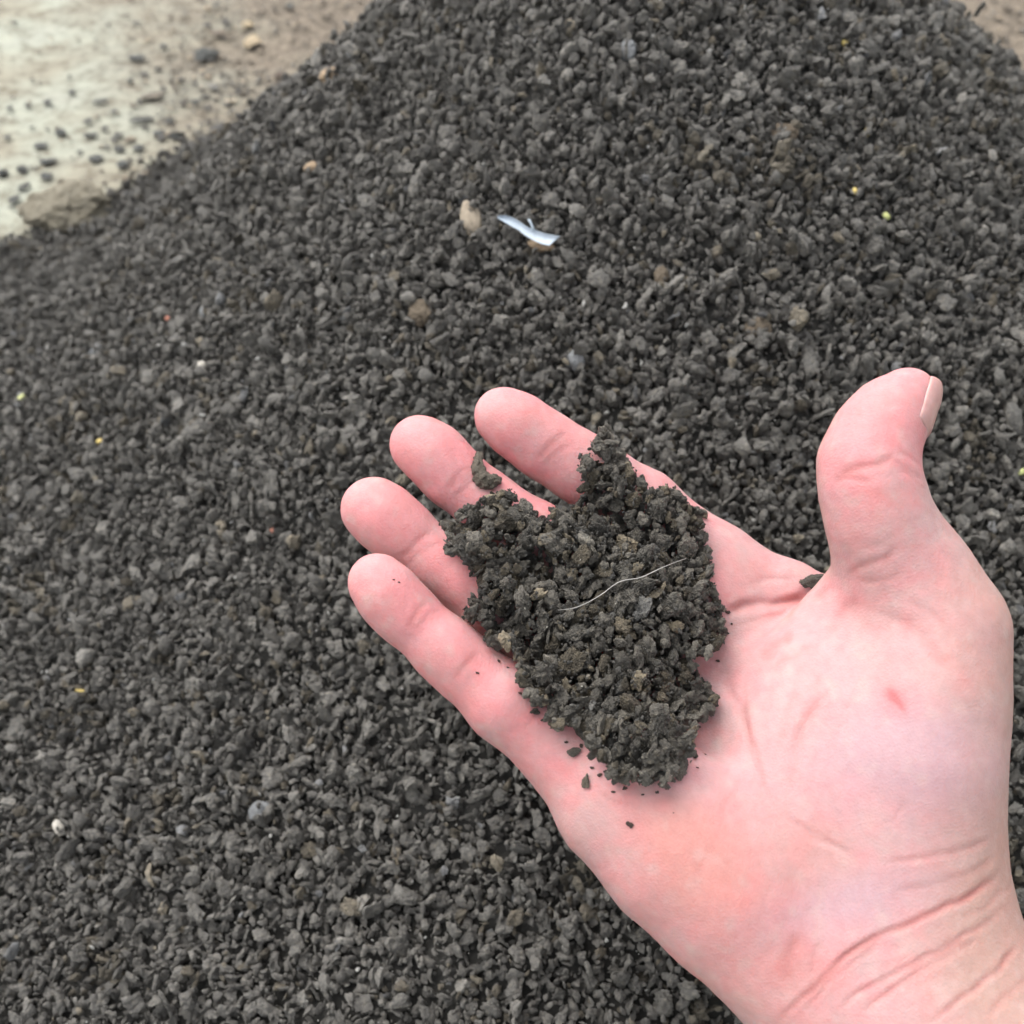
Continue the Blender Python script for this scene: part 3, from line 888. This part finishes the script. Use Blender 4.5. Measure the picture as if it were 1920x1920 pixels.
CELL = 0.5
def uvw(P):
    q = P - PO
    return q @ E1, q @ E2, q @ PN
u0, v0 = -80.0, -40.0
NU, NV = 220, 230
HT = np.full((NU, NV), np.nan)
for i in range(NU):
    for j in range(NV):
        o = PO + E1 * (u0 + (i + .5) * CELL) + E2 * (v0 + (j + .5) * CELL) + PN * 60
        loc, _, _, _ = HBV.ray_cast(Vector(o), Vector(-PN))
        if loc is not None: HT[i, j] = (np.array(loc) - PO) @ PN
hole = np.isnan(HT)
HT[hole] = 1.0
SURF = HT.copy()
def place(u, v, r, flat=0.62):
    """rest a crumb of radius r at (u, v): its centre height, or None"""
    i, j = (u - u0) / CELL, (v - v0) / CELL
    k = int(r / CELL) + 1
    a, b = int(i) - k, int(j) - k
    if a < 0 or b < 0 or a + 2 * k >= NU or b + 2 * k >= NV: return None
    sl = (slice(a, a + 2 * k + 1), slice(b, b + 2 * k + 1))
    gi, gj = np.meshgrid(np.arange(a, a + 2 * k + 1) + .5 - i, np.arange(b, b + 2 * k + 1) + .5 - j, indexing='ij')
    d2 = (gi ** 2 + gj ** 2) * CELL ** 2
    m = d2 < r * r
    H = HT[sl]
    z = 0.5 * H[m].mean() + 0.5 * H[m].max() + r * flat * 0.55
    if hole[sl][m].mean() > 0.93: return None
    cap = np.where(m, z + flat * np.sqrt(np.maximum(r * r - d2, 0)), -99)
    return z, sl, cap

hr = np.random.default_rng(21)
hand_grains = []       # position mm, radius mm
def try_grain(u, v, r, margin=0.6, limit=True):
    res = place(u, v, r)
    if res is None: return False
    z, sl, cap = res
    P = PO + E1 * u + E2 * v + PN * z
    q = to_px(P)
    rp = r * FPX / -P[2]
    e = edge_dist(q)
    if e < margin * rp: return False
    if limit:
        top = 2.6 + 14.5 * (1 - math.exp(-e / 75)) * (0.85 + 0.35 * float(noise3(np.array([u, v, 0.0]) * .07, 1, 5)))
        i, j = int((u - u0) / CELL), int((v - v0) / CELL)
        if z - SURF[i, j] > top: return False
    HT[sl] = np.maximum(HT[sl], cap)
    hand_grains.append((P, r))
    return True
for px, py, r in ((1285, 1315, 5.2), (1190, 1432, 5.0), (1255, 1440, 4.2), (1135, 838, 3.2), (1128, 818, 2.0), (1152, 850, 2.2), (1100, 880, 2.6), (1330, 1190, 4.0), (862, 1000, 3.4), (905, 1190, 2.4), (1042, 1355, 2.4), (1048, 1372, 1.8), (1230, 930, 3.2), (1150, 905, 3.6)):
    P = hp(px, py, 8); u, v, _ = uvw(P)
    try_grain(u, v, r, 0.35, False)
LUV = [uvw(hp(px, py, 8))[:2] for px, py in OUT]
um, uM = min(a[0] for a in LUV) - 3, max(a[0] for a in LUV) + 3
vm, vM = min(a[1] for a in LUV) - 8, max(a[1] for a in LUV) + 3
for n_try, med, sig, lo, hi, mg in ((2600, 2.35, .30, 1.5, 3.7, .70), (5200, 1.65, .33, .9, 2.6, .5), (5000, 0.95, .3, .5, 1.5, .25)):
    for _ in range(n_try):
        r = float(np.clip(med * math.exp(hr.normal(0, sig)), lo, hi))
        try_grain(hr.uniform(um, uM), hr.uniform(vm, vM), r, mg)
for _ in range(9000):                              # close the gaps where skin would show through
    u, v = hr.uniform(um, uM), hr.uniform(vm, vM)
    i, j = int((u - u0) / CELL), int((v - v0) / CELL)
    if 2 < i < NU - 3 and 2 < j < NV - 3 and (HT[i - 2:i + 3, j - 2:j + 3] - SURF[i - 2:i + 3, j - 2:j + 3]).min() < 1.6:
        try_grain(u, v, float(hr.uniform(1.1, 2.0)), 0.45, False)
hand_P = np.array([g[0] for g in hand_grains]); hand_R = np.array([g[1] for g in hand_grains])
uu, vv, ww = (hand_P - PO) @ E1, (hand_P - PO) @ E2, (hand_P - PO) @ PN
topv = HT[((uu - u0) / CELL).astype(int), ((vv - v0) / CELL).astype(int)]
shown = ww + 0.9 * hand_R > topv - 0.4            # lies at the top of the pile
keepg = ww + 2.2 * hand_R > topv - 3.0              # deep ones are never seen
hand_P, hand_R, shown = hand_P[keepg], hand_R[keepg], shown[keepg]
nh = len(hand_P)
hand_rot = random_rot(nh, hr)
hand_S = hand_R[:, None] * np.exp(hr.normal(0, .16, (nh, 3))) * 1.09
hand_I = hr.integers(0, len(HIGH), nh)
hand_T = tints(nh, 0.70, 0.20, hr) * np.array([1.03, 0.99, 0.92]) * np.exp(hr.normal(0, .22, (nh, 1)))
order = np.argsort(-(hand_R * (shown + 0.01)))
lead = order[:300]
ctr = PO + E1 * float(uu.mean()) + E2 * float(vv.mean())
base_w = to_world(hp(1120, 1180, 6)[None])[0]
handful = link('handful_of_compost', None, None, None, base_w)
tag(handful, 'heap of dark brown crumbly compost granules resting on the palm and fingers', 'compost')
for k in lead:
    o = link('granule', HIGH[hand_I[k]], None, handful, to_world(hand_P[k][None])[0] - base_w, hand_rot[k], hand_S[k] * 0.001)
    o['tint'] = [float(c) for c in hand_T[k]]
small = np.ones(nh, bool); small[lead] = False
# fine crumbs caught between the granules
cu = hr.uniform(um, uM, 5000); cv = hr.uniform(vm, vM, 5000)
cP, cR = [], []
for a, b in zip(cu, cv):
    i, j = int((a - u0) / CELL), int((b - v0) / CELL)
    if not (0 <= i < NU and 0 <= j < NV) or HT[i, j] - SURF[i, j] < 0.6: continue
    r = float(np.clip(.34 * math.exp(hr.normal(0, .35)), .15, .8))
    P = PO + E1 * a + E2 * b + PN * (HT[i, j] + 0.1 * r)
    if edge_dist(to_px(P)) < -2: continue
    cP.append(P); cR.append(r)
# packed body of the handful under the loose top
for a in np.arange(um, uM, 1.7):
    for b in np.arange(vm, vM, 1.7):
        a1, b1 = a + hr.uniform(-.6, .6), b + hr.uniform(-.6, .6)
        i, j = int((a1 - u0) / CELL), int((b1 - v0) / CELL)
        if not (0 <= i < NU and 0 <= j < NV) or HT[i, j] - SURF[i, j] < 1.2: continue
        for f in (0.15, 0.35):
            w = SURF[i, j] + f * (HT[i, j] - SURF[i, j])
            P = PO + E1 * a1 + E2 * b1 + PN * w
            r = float(hr.uniform(0.9, 1.35))
            if edge_dist(to_px(P)) < 9: continue
            cP.append(P); cR.append(r)
cP, cR = np.array(cP), np.array(cR)
cT = tints(len(cP), 0.58, 0.13, hr)
gl = (hr.random(len(cP)) < 0.02) & (cR < .6)  # a few small crumbs tinted pale as painted glints
cT[gl] = (0.5, 0.48, 0.42); cR[gl] *= .6
P_all = np.concatenate([to_world(hand_P[small]), to_world(cP)]) - base_w
scatter('fine_crumbs', P_all, np.concatenate([hand_rot[small], random_rot(len(cP), hr)]),
        np.concatenate([hand_S[small], cR[:, None] * np.exp(hr.normal(0, .15, (len(cP), 3)))]) * .001,
        np.concatenate([hand_I[small], hr.integers(0, len(HIGH), len(cP))]), np.concatenate([hand_T[small], cT]), G_HIGH, handful)

# ------------------------------------------------------------------ tube helper, hair and loose crumbs on the hand
def tube(P, rad, sides=8):
    P = np.asarray(P, float); n = len(P)
    rad = np.broadcast_to(rad, n)
    V, F = [], []
    for i in range(n):
        t = P[min(i + 1, n - 1)] - P[max(i - 1, 0)]; t /= np.linalg.norm(t)
        a = np.cross(t, [0.3, 0.2, 0.93]); a /= np.linalg.norm(a); b = np.cross(t, a)
        for k in range(sides):
            w = 2 * math.pi * k / sides
            V.append(P[i] + rad[i] * (math.cos(w) * a + math.sin(w) * b))
    for i in range(n - 1):
        for k in range(sides):
            F.append((i * sides + k, i * sides + (k + 1) % sides, (i + 1) * sides + (k + 1) % sides, (i + 1) * sides + k))
    F.append(tuple(range(sides))[::-1]); F.append(tuple((n - 1) * sides + k for k in range(sides)))
    return V, F

def smooth_line(pl, n):
    pl = np.asarray(pl, float)
    s = np.r_[0, np.cumsum(np.linalg.norm(np.diff(pl, axis=0), axis=1))]
    q = np.stack([np.interp(np.linspace(0, s[-1], n), s, pl[:, i]) for i in range(pl.shape[1])], -1)
    for _ in range(3):
        q[1:-1] = 0.25 * q[:-2] + 0.5 * q[1:-1] + 0.25 * q[2:]
    return q

def on_pile(px, py, lift=0.3):
    w = 12.0
    for _ in range(6):
        P = hp(px, py, w); u, v, _ = uvw(P)
        i, j = int((u - u0) / CELL), int((v - v0) / CELL)
        w = 0.5 * w + 0.5 * (float(HT[max(i - 1, 0):i + 2, max(j - 1, 0):j + 2].max()) + lift)
    return hp(px, py, w), w

line = smooth_line([(1046, 1144), (1077, 1141), (1104, 1129), (1131, 1113), (1151, 1096), (1166, 1088), (1201, 1084), (1235, 1067), (1266, 1054), (1287, 1047)], 40)
ws = np.array([on_pile(x, y, 1.6)[1] for x, y in line])
ws = np.array([ws[max(i - 5, 0):i + 6].max() for i in range(40)])
for _ in range(4):
    ws = np.convolve(np.pad(ws, 2, 'edge'), np.ones(5) / 5, 'valid')
hairP = np.array([hp(x, y, w) for (x, y), w in zip(line, ws)])
m_hair = plain('pale_fibre', (0.36, 0.345, 0.32), (0.46, 0.44, 0.41), 200, 0.5, 0.1)
V, F = tube(to_world(hairP), 0.000082 * np.interp(np.arange(40), [0, 6, 30, 39], [.5, 1, 1.1, .5]), 7)
tag(link('hair_fibre', mesh_from('hair_fibre', V, F), m_hair), 'thin pale curved fibre lying across the compost in the hand', 'fibre')

def crumb_on_hand(px, py, rx, ry, seed, label, group=None, tint=(0.10, 0.09, 0.075), ang=0.0, rz=0.7):
    loc, nor = on_hand(px, py)
    if loc is None: return None
    s = -loc[2] / FPX
    a, b = rx * s, ry * s
    e = E1 * math.cos(ang) - E2 * math.sin(ang); e = e - nor * (e @ nor); e /= np.linalg.norm(e); f = np.cross(nor, e)
    h = min(a, b) * rz
    c = to_world((loc + nor * h * 0.65)[None])[0]
    def dirw(d): return RGT * d[0] + UPV * d[1] - FWD * d[2]
    M = Matrix((dirw(e), dirw(f), dirw(nor))).transposed()
    o = link('soil_crumb', HIGH[seed % len(HIGH)], None, None, c, M.to_euler(), np.array([a, b, h]) * .001)
    o['tint'] = list(tint)
    tag(o, label, 'crumb', group)
    return o
crumb_on_hand(1519, 1098, 30, 20, 3, 'dark clod lodged in the fold between thumb and index finger', tint=(0.085, 0.075, 0.062), ang=-0.15, rz=1.0)
crumb_on_hand(1074, 1412, 15, 12, 3, 'round dark crumb just off the lower left edge of the handful', tint=(0.105, 0.095, 0.08))
crumb_on_hand(1100, 1466, 9, 18, 5, 'elongated brown crumb below the handful near the little finger crease', tint=(0.13, 0.11, 0.085))
crumb_on_hand(1001, 1334, 9, 8, 9, 'small crumb at the base of the little finger', tint=(0.075, 0.065, 0.055))
crumb_on_hand(1181, 1546, 8, 6.5, 11, 'lone tiny brown crumb on the bare heel of the palm', tint=(0.09, 0.06, 0.05), ang=.6)
for k, (x, y, r) in enumerate(((896, 1262, 4), (935, 1240, 4.5), (1364, 1148, 6), (1124, 1454, 6), (952, 1252, 3), (738, 1087, 2.5), (748, 1092, 2.5), (990, 955, 7), (1004, 964, 9), (1016, 972, 8), (979, 946, 3), (1135, 1447, 4), (1282, 1441, 4), (1263, 1524, 1.6), (1150, 1485, 4), (1172, 1478, 5), (1112, 1440, 5), (1090, 1398, 5), (1308, 1440, 3), (1322, 1415, 3), (1062, 1392, 4), (1018, 1350, 5), (975, 1300, 4), (1346, 1240, 4), (1372, 1170, 3), (942, 1224, 4), (1205, 1490, 3), (1232, 1486, 4), (880, 1165, 3), (968, 1280, 3), (840, 1040, 3))):
    crumb_on_hand(x, y, r, r * .8, k, 'tiny dark speck of compost stuck to the bare skin', 'specks on the skin', (0.08, 0.055, 0.045))
# curved crumb lying on the middle finger: three lobes fused in one mesh
def finger_crumb():
    line = smooth_line([(893, 858), (890, 878), (898, 897), (912, 908), (934, 904)], 30)
    D, F0 = icosphere(5)
    pts = []
    for x, y in line:
        loc, nor = on_hand(x, y)
        if loc is None:
            loc, nor = hp(x, y, 9), PN
        pts.append(loc + nor * 1.1)
    pts = np.array(pts)
    rad = np.interp(np.linspace(0, 1, 30), [0, .2, .55, .8, 1], [.9, 1.2, 1.9, 1.7, .8])
    def sdf(P):
        P = np.asarray(P, np.float32); s = None
        for i in range(0, 29, 2):
            j = min(i + 2, 29)
            d = cone_sdf(P, (pts[i], pts[j], rad[i], rad[j]))
            s = d if s is None else smin(s, d, .8)
        return s + .75 * noise3(P, .6, 5) + .55 * noise3(P, 1.4, 6) + .3 * np.abs(noise3(P, 2.6, 8)) + .15 * noise3(P, 5, 9)
    V, Q = surface_nets(sdf, pts.min(0) - 4, pts.max(0) + 4, .22)
    w = to_world(V); c = w.mean(0)
    me = mesh_from('soil_crumb', (w - c) * 550, Q); me.materials.append(M_GRAN)
    o = link('soil_crumb', me, None, None, c, None, (1 / 550,) * 3)
    o['tint'] = [0.125, 0.108, 0.082]
    tag(o, 'curved brown clod lying on the middle finger above the handful', 'crumb')
finger_crumb()

# ------------------------------------------------------------------ things lying on the heap
def stone_mesh(name, seed, rough=0.12, sub=4):
    D, F = icosphere(sub)
    r = 1 + 0.22 * noise3(D, 1.3, seed) + rough * noise3(D, 3.2, seed + 1) + rough * .45 * noise3(D, 8, seed + 2)
    return mesh_from(name, D * r[:, None], F)

def on_heap_thing(name, px, py, rx, ry, mat, seed, label, cat, group=None, ang=0.0, rz=0.7, lift=0.6, rough=0.12, mesh=None):
    loc, nor = on_heap(px, py)
    if loc is None: return None
    dep = (np.array(loc) - CAM) @ FWD
    s = dep / FPX
    view = Vector(CAM) - loc; view.normalize()
    nn = (nor + view * 0.6).normalized()
    e = Vector(RGT * math.cos(ang) - UPV * math.sin(ang)); e = (e - nn * e.dot(nn)).normalized(); f = nn.cross(e)
    h = min(rx, ry) * rz * s
    M = Matrix((e, f, nn)).transposed()
    me = mesh if mesh is not None else stone_mesh(name, seed, rough)
    o = link(name, me, mat, None, loc + nn * (h * lift + 0.0012), M.to_euler(), (rx * s, ry * s, h))
    return tag(o, label, cat, group)

m_peb = plain('beige_stone', (0.26, 0.215, 0.16), (0.34, 0.29, 0.22), 2.5, 0.85, 0.3, 0.05)
m_tan = plain('tan_stone', (0.32, 0.23, 0.15), (0.42, 0.32, 0.21), 3, 0.85, 0.4, 0.05)
m_brown = plain('brown_clod', (0.13, 0.105, 0.075), (0.23, 0.185, 0.135), 3, 0.95, 0.6, 0.08)
m_grey = plain('grey_stone', (0.16, 0.165, 0.168), (0.23, 0.238, 0.24), 3, 0.8, 0.4, 0.05)
m_yel = plain('yellow_seed', (0.50, 0.38, 0.10), (0.70, 0.56, 0.22), 2, 0.6, 0.2, 0.05)
m_grn = plain('green_leaf_bit', (0.42, 0.46, 0.16), (0.60, 0.62, 0.28), 2, 0.6, 0.2, 0.05)
m_wht = plain('white_chip', (0.40, 0.37, 0.31), (0.52, 0.50, 0.45), 2, 0.6, 0.2, 0.05)
m_red = plain('red_chip', (0.50, 0.20, 0.13), (0.62, 0.30, 0.22), 2, 0.7, 0.2, 0.05)
on_heap_thing('pebble', 886, 418, 19, 35, m_peb, 3, 'smooth beige pebble standing left of the pale plastic sliver', 'pebble', ang=-.32, rough=.07, lift=.9)
on_heap_thing('stone', 1014, 460, 24, 14, m_tan, 9, 'flat tan stone tucked under the pale plastic sliver', 'stone', ang=.2, lift=.3)
on_heap_thing('clod', 1466, 256, 25, 19, m_brown, 14, 'brown clod high on the right side of the heap', 'clod', rough=.2)
on_heap_thing('clod', 1240, 520, 13, 17, m_brown, 15, 'reddish brown clod right of the heap centre, above the hand', 'clod', rough=.2)
on_heap_thing('clod', 795, 590, 26, 24, m_brown, 16, 'dull brown clod below left of the beige pebble', 'clod', rough=.22, lift=.3)
on_heap_thing('clod', 1418, 618, 24, 20, m_brown, 17, 'dull brown clod up left of the thumb', 'clod', rough=.22, lift=.3)
on_heap_thing('stone', 1178, 98, 15, 20, m_grey, 18, 'pale grey stone near the top of the heap', 'stone')
on_heap_thing('stone', 186, 661, 13, 12, m_grey, 19, 'round light grey stone low on the left flank', 'stone')
on_heap_thing('stone', 390, 588, 12, 11, m_grey, 20, 'small light grey stone higher on the left flank', 'stone')
on_heap_thing('stone', 1078, 678, 17, 18, m_grey, 22, 'grey stone in the middle just above the index finger', 'stone')
on_heap_thing('stone', 490, 1520, 22, 17, m_grey, 23, 'flat bluish grey stone left of the little finger side', 'stone', ang=-.4, rz=.4)
on_heap_thing('clod', 628, 145, 26, 14, m_tan, 24, 'pale tan clod at the upper left edge of the heap', 'clod', rough=.25)
on_heap_thing('clod', 590, 318, 17, 10, m_tan, 25, 'small tan clod on the upper left shoulder of the heap', 'clod', rough=.25)
on_heap_thing('chip', 114, 1554, 9, 17, m_wht, 26, 'white elongated chip near the left edge of the picture', 'chip', ang=-.7, rough=.25)
on_heap_thing('chip', 382, 688, 9, 9, m_wht, 27, 'white chip on the left flank', 'chip', rough=.3)
on_heap_thing('leaf_bit', 45, 748, 10, 6, m_grn, 28, 'yellow green leaf bit at the far left of the heap', 'leaf bit', ang=-.5)
on_heap_thing('leaf_bit', 1658, 407, 8, 6, m_grn, 29, 'yellow green leaf bit on the right flank', 'leaf bit', ang=.6)
on_heap_thing('leaf_bit', 1911, 886, 10, 5, m_grn, 35, 'green leaf bit at the right edge beside the thumb', 'leaf bit', ang=-.5)
on_heap_thing('seed', 190, 831, 6, 6, m_yel, 30, 'yellow seed on the lower left flank', 'seed')
on_heap_thing('seed', 1581, 84, 6, 7, m_yel, 31, 'orange yellow seed near the top right of the heap', 'seed')
on_heap_thing('seed', 1622, 252, 6, 9, m_yel, 32, 'curved pale yellow seed on the upper right flank', 'seed', ang=.4)
on_heap_thing('seed', 1601, 362, 5, 7, m_yel, 36, 'dull yellow seed below the curved one on the right flank', 'seed')
on_heap_thing('straw_bit', 1845, 430, 4, 10, m_wht, 33, 'short straw coloured fragment at the far right', 'straw', ang=-.4)
on_heap_thing('straw_bit', 394, 1046, 3, 12, m_yel, 38, 'thin straw sliver left of the hand', 'straw', ang=.25)
on_heap_thing('straw_bit', 152, 1296, 12, 3, m_yel, 39, 'thin straw sliver in the lower left', 'straw', ang=.1)
on_heap_thing('chip', 318, 600, 5, 5, m_red, 34, 'tiny reddish chip on the left flank', 'chip')
on_heap_thing('chip', 516, 995, 6, 5, m_red, 37, 'tiny orange red chip left of the ring finger', 'chip')

# pale plastic sliver with a small prong
def sliver():
    top = smooth_line([(932, 404), (945, 403), (960, 407), (973, 414), (988, 425), (1003, 431), (1023, 438), (1051, 443)], 40)
    bot = smooth_line([(933, 409), (945, 416), (958, 424), (972, 431), (983, 441), (1000, 451), (1015, 458), (1030, 461)], 40)
    loc, nor = on_heap(990, 434)
    loc = np.array(loc); nrm = np.array(nor)
    dep0 = (loc - CAM) @ FWD
    pl = loc + nrm * 0.0075
    def wp(x, y, lift):
        d = ray(x, y); t = ((pl - CAM) @ nrm + lift) / (d @ nrm)
        return CAM + d * t
    na = 9
    V = []
    for lay in (0, 1):
        for i in range(40):
            bend = 0.0004 * math.sin(i / 39 * 5.2 + .4)
            for j in range(na):
                q = j / (na - 1)
                x, y = top[i] * (1 - q) + bot[i] * q
                curl = 0.0012 * (2 * q - 1) ** 2
                V.append(wp(x, y, bend + curl + (0.00045 if lay else 0)))
    F = []; o = 40 * na
    for i in range(39):
        for j in range(na - 1):
            k = i * na + j
            F.append((k, k + 1, k + na + 1, k + na)); F.append((o + k, o + k + na, o + k + na + 1, o + k + 1))
    for i in range(39):
        k = i * na; F.append((k, k + na, o + k + na, o + k)); k += na - 1; F.append((k, o + k, o + k + na, k + na))
    for j in range(na - 1):
        F.append((j, o + j, o + j + 1, j + 1)); k = 39 * na + j; F.append((k, k + 1, o + k + 1, o + k))
    m, nt, p = new_mat('pale_plastic')
    tc = N(nt, 'ShaderNodeTexCoord'); n1 = noise_node(nt, tc.outputs['Object'], 160, 3)
    r = ramp(nt, n1.outputs[0], [(0.35, (0.33, 0.39, 0.45)), (0.7, (0.43, 0.49, 0.54))]); nt.links.new(r.outputs[0], p.inputs['Base Color'])
    p.inputs['Roughness'].default_value = 0.6
    s = link('plastic_sliver', mesh_from('plastic_sliver', V, F), m)
    tag(s, 'curled bluish white plastic sliver lying on the heap beside a beige pebble', 'plastic sliver')
    pr = np.array([wp(x, y, l) for x, y, l in ((1001, 433, .001), (998, 425, .0018), (995, 417, .0026), (991, 411, .003))])
    V2, F2 = tube(pr, [.0005, .0005, .00045, .0004], 8)
    link('prong', mesh_from('prong', V2, F2), m, s)
sliver()

# ------------------------------------------------------------------ on the slab
def on_ground(px, py):
    d = ray(px, py)
    t = CAM_H / -d[2]
    return CAM + d * t, t
def slab_crumb(px, py, rx, ry, seed, tint, label=None, cat='crumb', group=None, name='soil_crumb'):
    P, t = on_ground(px, py)
    if heap_z(P[:1] + 0, P[1:2] + 0)[0] > 0.004: return
    s = t / FPX
    a = rx * s; b = min(ry * s * 2.0, a * 1.4); h = ry * s * 0.75
    o = link(name, LOW[seed % len(LOW)], None, None, (P[0], P[1], h * 0.5), (0, 0, (seed * 1.7) % .6 - .3), (a, b, h))
    o['tint'] = list(tint)
    tag(o, label, cat, group)
DK = (0.075, 0.078, 0.072); BR = (0.15, 0.12, 0.085)
slab_crumb(386, 107, 24, 13, 3, DK, 'largest dark crumb on the pale slab, up left of the heap')
OWN = {(255, 110): 'flat dark crumb left of the largest one on the slab', (188, 191): 'long bean shaped dark crumb in the palest part of the slab',
       (115, 251): 'chunky dark crumb alone on the pale slab above the dirt lump', (270, 225): 'long thin dark crumb near the brown dust on the slab',
       (370, 195): 'tall dark crumb standing on the brown dust', (544, 15): 'dark crumb at the top edge beside the heap', (6, 326): 'dark crumb cut by the left edge of the picture',
       (90, 305): 'wide dark crumb just above the dirt lump', (180, 300): 'wide dark crumb up right of the dirt lump', (307, 88): 'dark crumb up left of the largest one on the slab',
       (135, 174): 'oval dark crumb highest in the pale part of the slab', (79, 274): 'flat dark crumb left of the chunky one', (28, 43): 'tiny dark crumb near the top left corner',
       (255, 44): 'thin dark crumb near the top edge of the slab', (28, 375): 'dark crumb touching the left end of the dirt lump', (232, 311): 'dark crumb right of the dirt lump'}
GL = 'small dark crumb scattered on the pale slab at the upper left'
for k, (x, y, a, b) in enumerate(((255, 110, 15, 8), (307, 88, 8, 6), (244, 154, 6, 5), (135, 174, 8, 6), (188, 191, 15, 6), (90, 193, 9, 7), (54, 199, 7, 6), (20, 204, 8, 6), (215, 210, 7, 5), (115, 251, 13, 10), (165, 229, 9, 7), (197, 242, 7, 6), (169, 255, 13, 6), (221, 255, 11, 6), (15, 259, 9, 6), (79, 274, 15, 6), (225, 280, 11, 8), (259, 279, 13, 8), (90, 305, 17, 8), (180, 300, 18, 8), (41, 319, 11, 8), (6, 326, 11, 9), (86, 332, 12, 8), (232, 311, 13, 9), (345, 289, 13, 8), (274, 339, 13, 8), (45, 352, 11, 8), (28, 375, 11, 8), (263, 192, 7, 7), (370, 195, 10, 12), (270, 225, 24, 6), (330, 259, 11, 7), (544, 15, 10, 9), (405, 11, 7, 6), (28, 43, 5, 4), (255, 44, 10, 4), (180, 75, 4, 3), (300, 250, 12, 6), (320, 225, 9, 5), (150, 285, 6, 4), (60, 240, 5, 4), (130, 145, 5, 4), (60, 150, 4, 3), (340, 150, 7, 4), (295, 130, 6, 4))):
    slab_crumb(x, y, a, b, k + 1, DK, OWN.get((x, y), GL), 'crumb', 'dark crumbs on the pale slab')
slab_crumb(285, 182, 22, 10, 5, (0.22, 0.19, 0.15), 'grey brown flat clod on the slab left of the brown dust', 'clod', name='clod')
slab_crumb(525, 146, 11, 15, 8, (0.13, 0.095, 0.07), 'dark reddish brown clod beside the upper left edge of the heap', 'clod', name='clod')
slab_crumb(412, 64, 14, 9, 9, (0.20, 0.16, 0.12), 'brown clod above the largest dark crumb on the slab', 'clod', name='clod')
slab_crumb(465, 49, 13, 10, 10, (0.52, 0.42, 0.27), 'pale tan stone on the brown dust near the top edge', 'stone', name='stone')
slab_crumb(474, 82, 19, 14, 12, (0.50, 0.40, 0.26), 'larger pale tan stone on the brown dust left of the heap', 'stone', name='stone')
slab_crumb(431, 191, 12, 6, 13, (0.50, 0.43, 0.32), 'small pale stone chip on the brown dust', 'stone', name='stone')

def lump():
    """crusted lump of dirt at the foot of the heap"""
    P, t = on_ground(134, 418)
    s = t / FPX
    D, F = icosphere(5)
    r = 1 + .25 * noise3(D, 1.4, 61) + .14 * noise3(D, 3.5, 62) + .08 * noise3(D, 8, 63) + .05 * noise3(D, 17, 64)
    V = D * r[:, None]
    V[:, 2] = np.where(V[:, 2] < 0, V[:, 2] * .5, V[:, 2])
    m = plain('crusted_dirt', (0.30, 0.265, 0.195), (0.44, 0.40, 0.31), 3.5, 0.95, 0.7, 0.12)
    o = link('dirt_lump', mesh_from('dirt_lump', V, F), m, None, (P[0], P[1], 0.010), (0, 0, .2), (78 * s, 60 * s, 40 * s))
    tag(o, 'crusted tan lump of dirt where the slab meets the left foot of the heap', 'dirt lump')
lump()

# brown grit lying thick on the slab round the heap
gr = np.random.default_rng(5)
n = 60000
ang = gr.uniform(0, 2 * math.pi, n); rad = gr.uniform(0.25, 0.95, n)
gxp = AX + np.cos(ang) * rad; gyp = AY + 0.05 + np.sin(ang) * rad
hz = heap_z(gxp, gyp)
dens = sstep(-0.05, -0.002, hz) * 1.5 + 0.10 + 0.6 * fbm(np.stack([gxp, gyp, 0 * gxp], -1), 9, 2, 44)
uvp, _ = project(np.stack([gxp, gyp, 0 * gxp], -1))
near_heap = np.clip((0.90 - rad) / 0.35, 0, 1) * np.maximum(sstep(120, 420, uvp[:, 0]), 0.12)
okg = (hz < 0.003) & (gr.random(n) < np.clip(dens, 0, 1) * near_heap) & (gyp > 0.15)
gxp, gyp = gxp[okg], gyp[okg]; n = len(gxp)
rr_ = np.clip(0.0013 * np.exp(gr.normal(0, .5, n)), .0005, .005)
T = np.exp(gr.normal(0, .4, (n, 1))) * np.array([0.165, 0.134, 0.098])
dk = gr.random(n) < np.where(heap_z(gxp, gyp) > -0.028, .7, .3); T[dk] = np.exp(gr.normal(0, .3, (dk.sum(), 1))) * np.array([.11, .105, .095])
pl_ = gr.random(n) < .08; T[pl_] = np.array([.34, .28, .20])
scl = rr_[:, None] * np.exp(gr.normal(0, .2, (n, 3))) * np.array([1.2, 1.0, .55])
grit = scatter('ground_grit', np.stack([gxp, gyp, rr_ * .25], -1), np.stack([0 * gxp, 0 * gxp, gr.uniform(0, 6.28, n)], -1), scl, gr.integers(0, len(LOW), n), T, G_LOW)
tag(grit, 'brown and grey grit lying on the slab around the foot of the heap', 'grit')
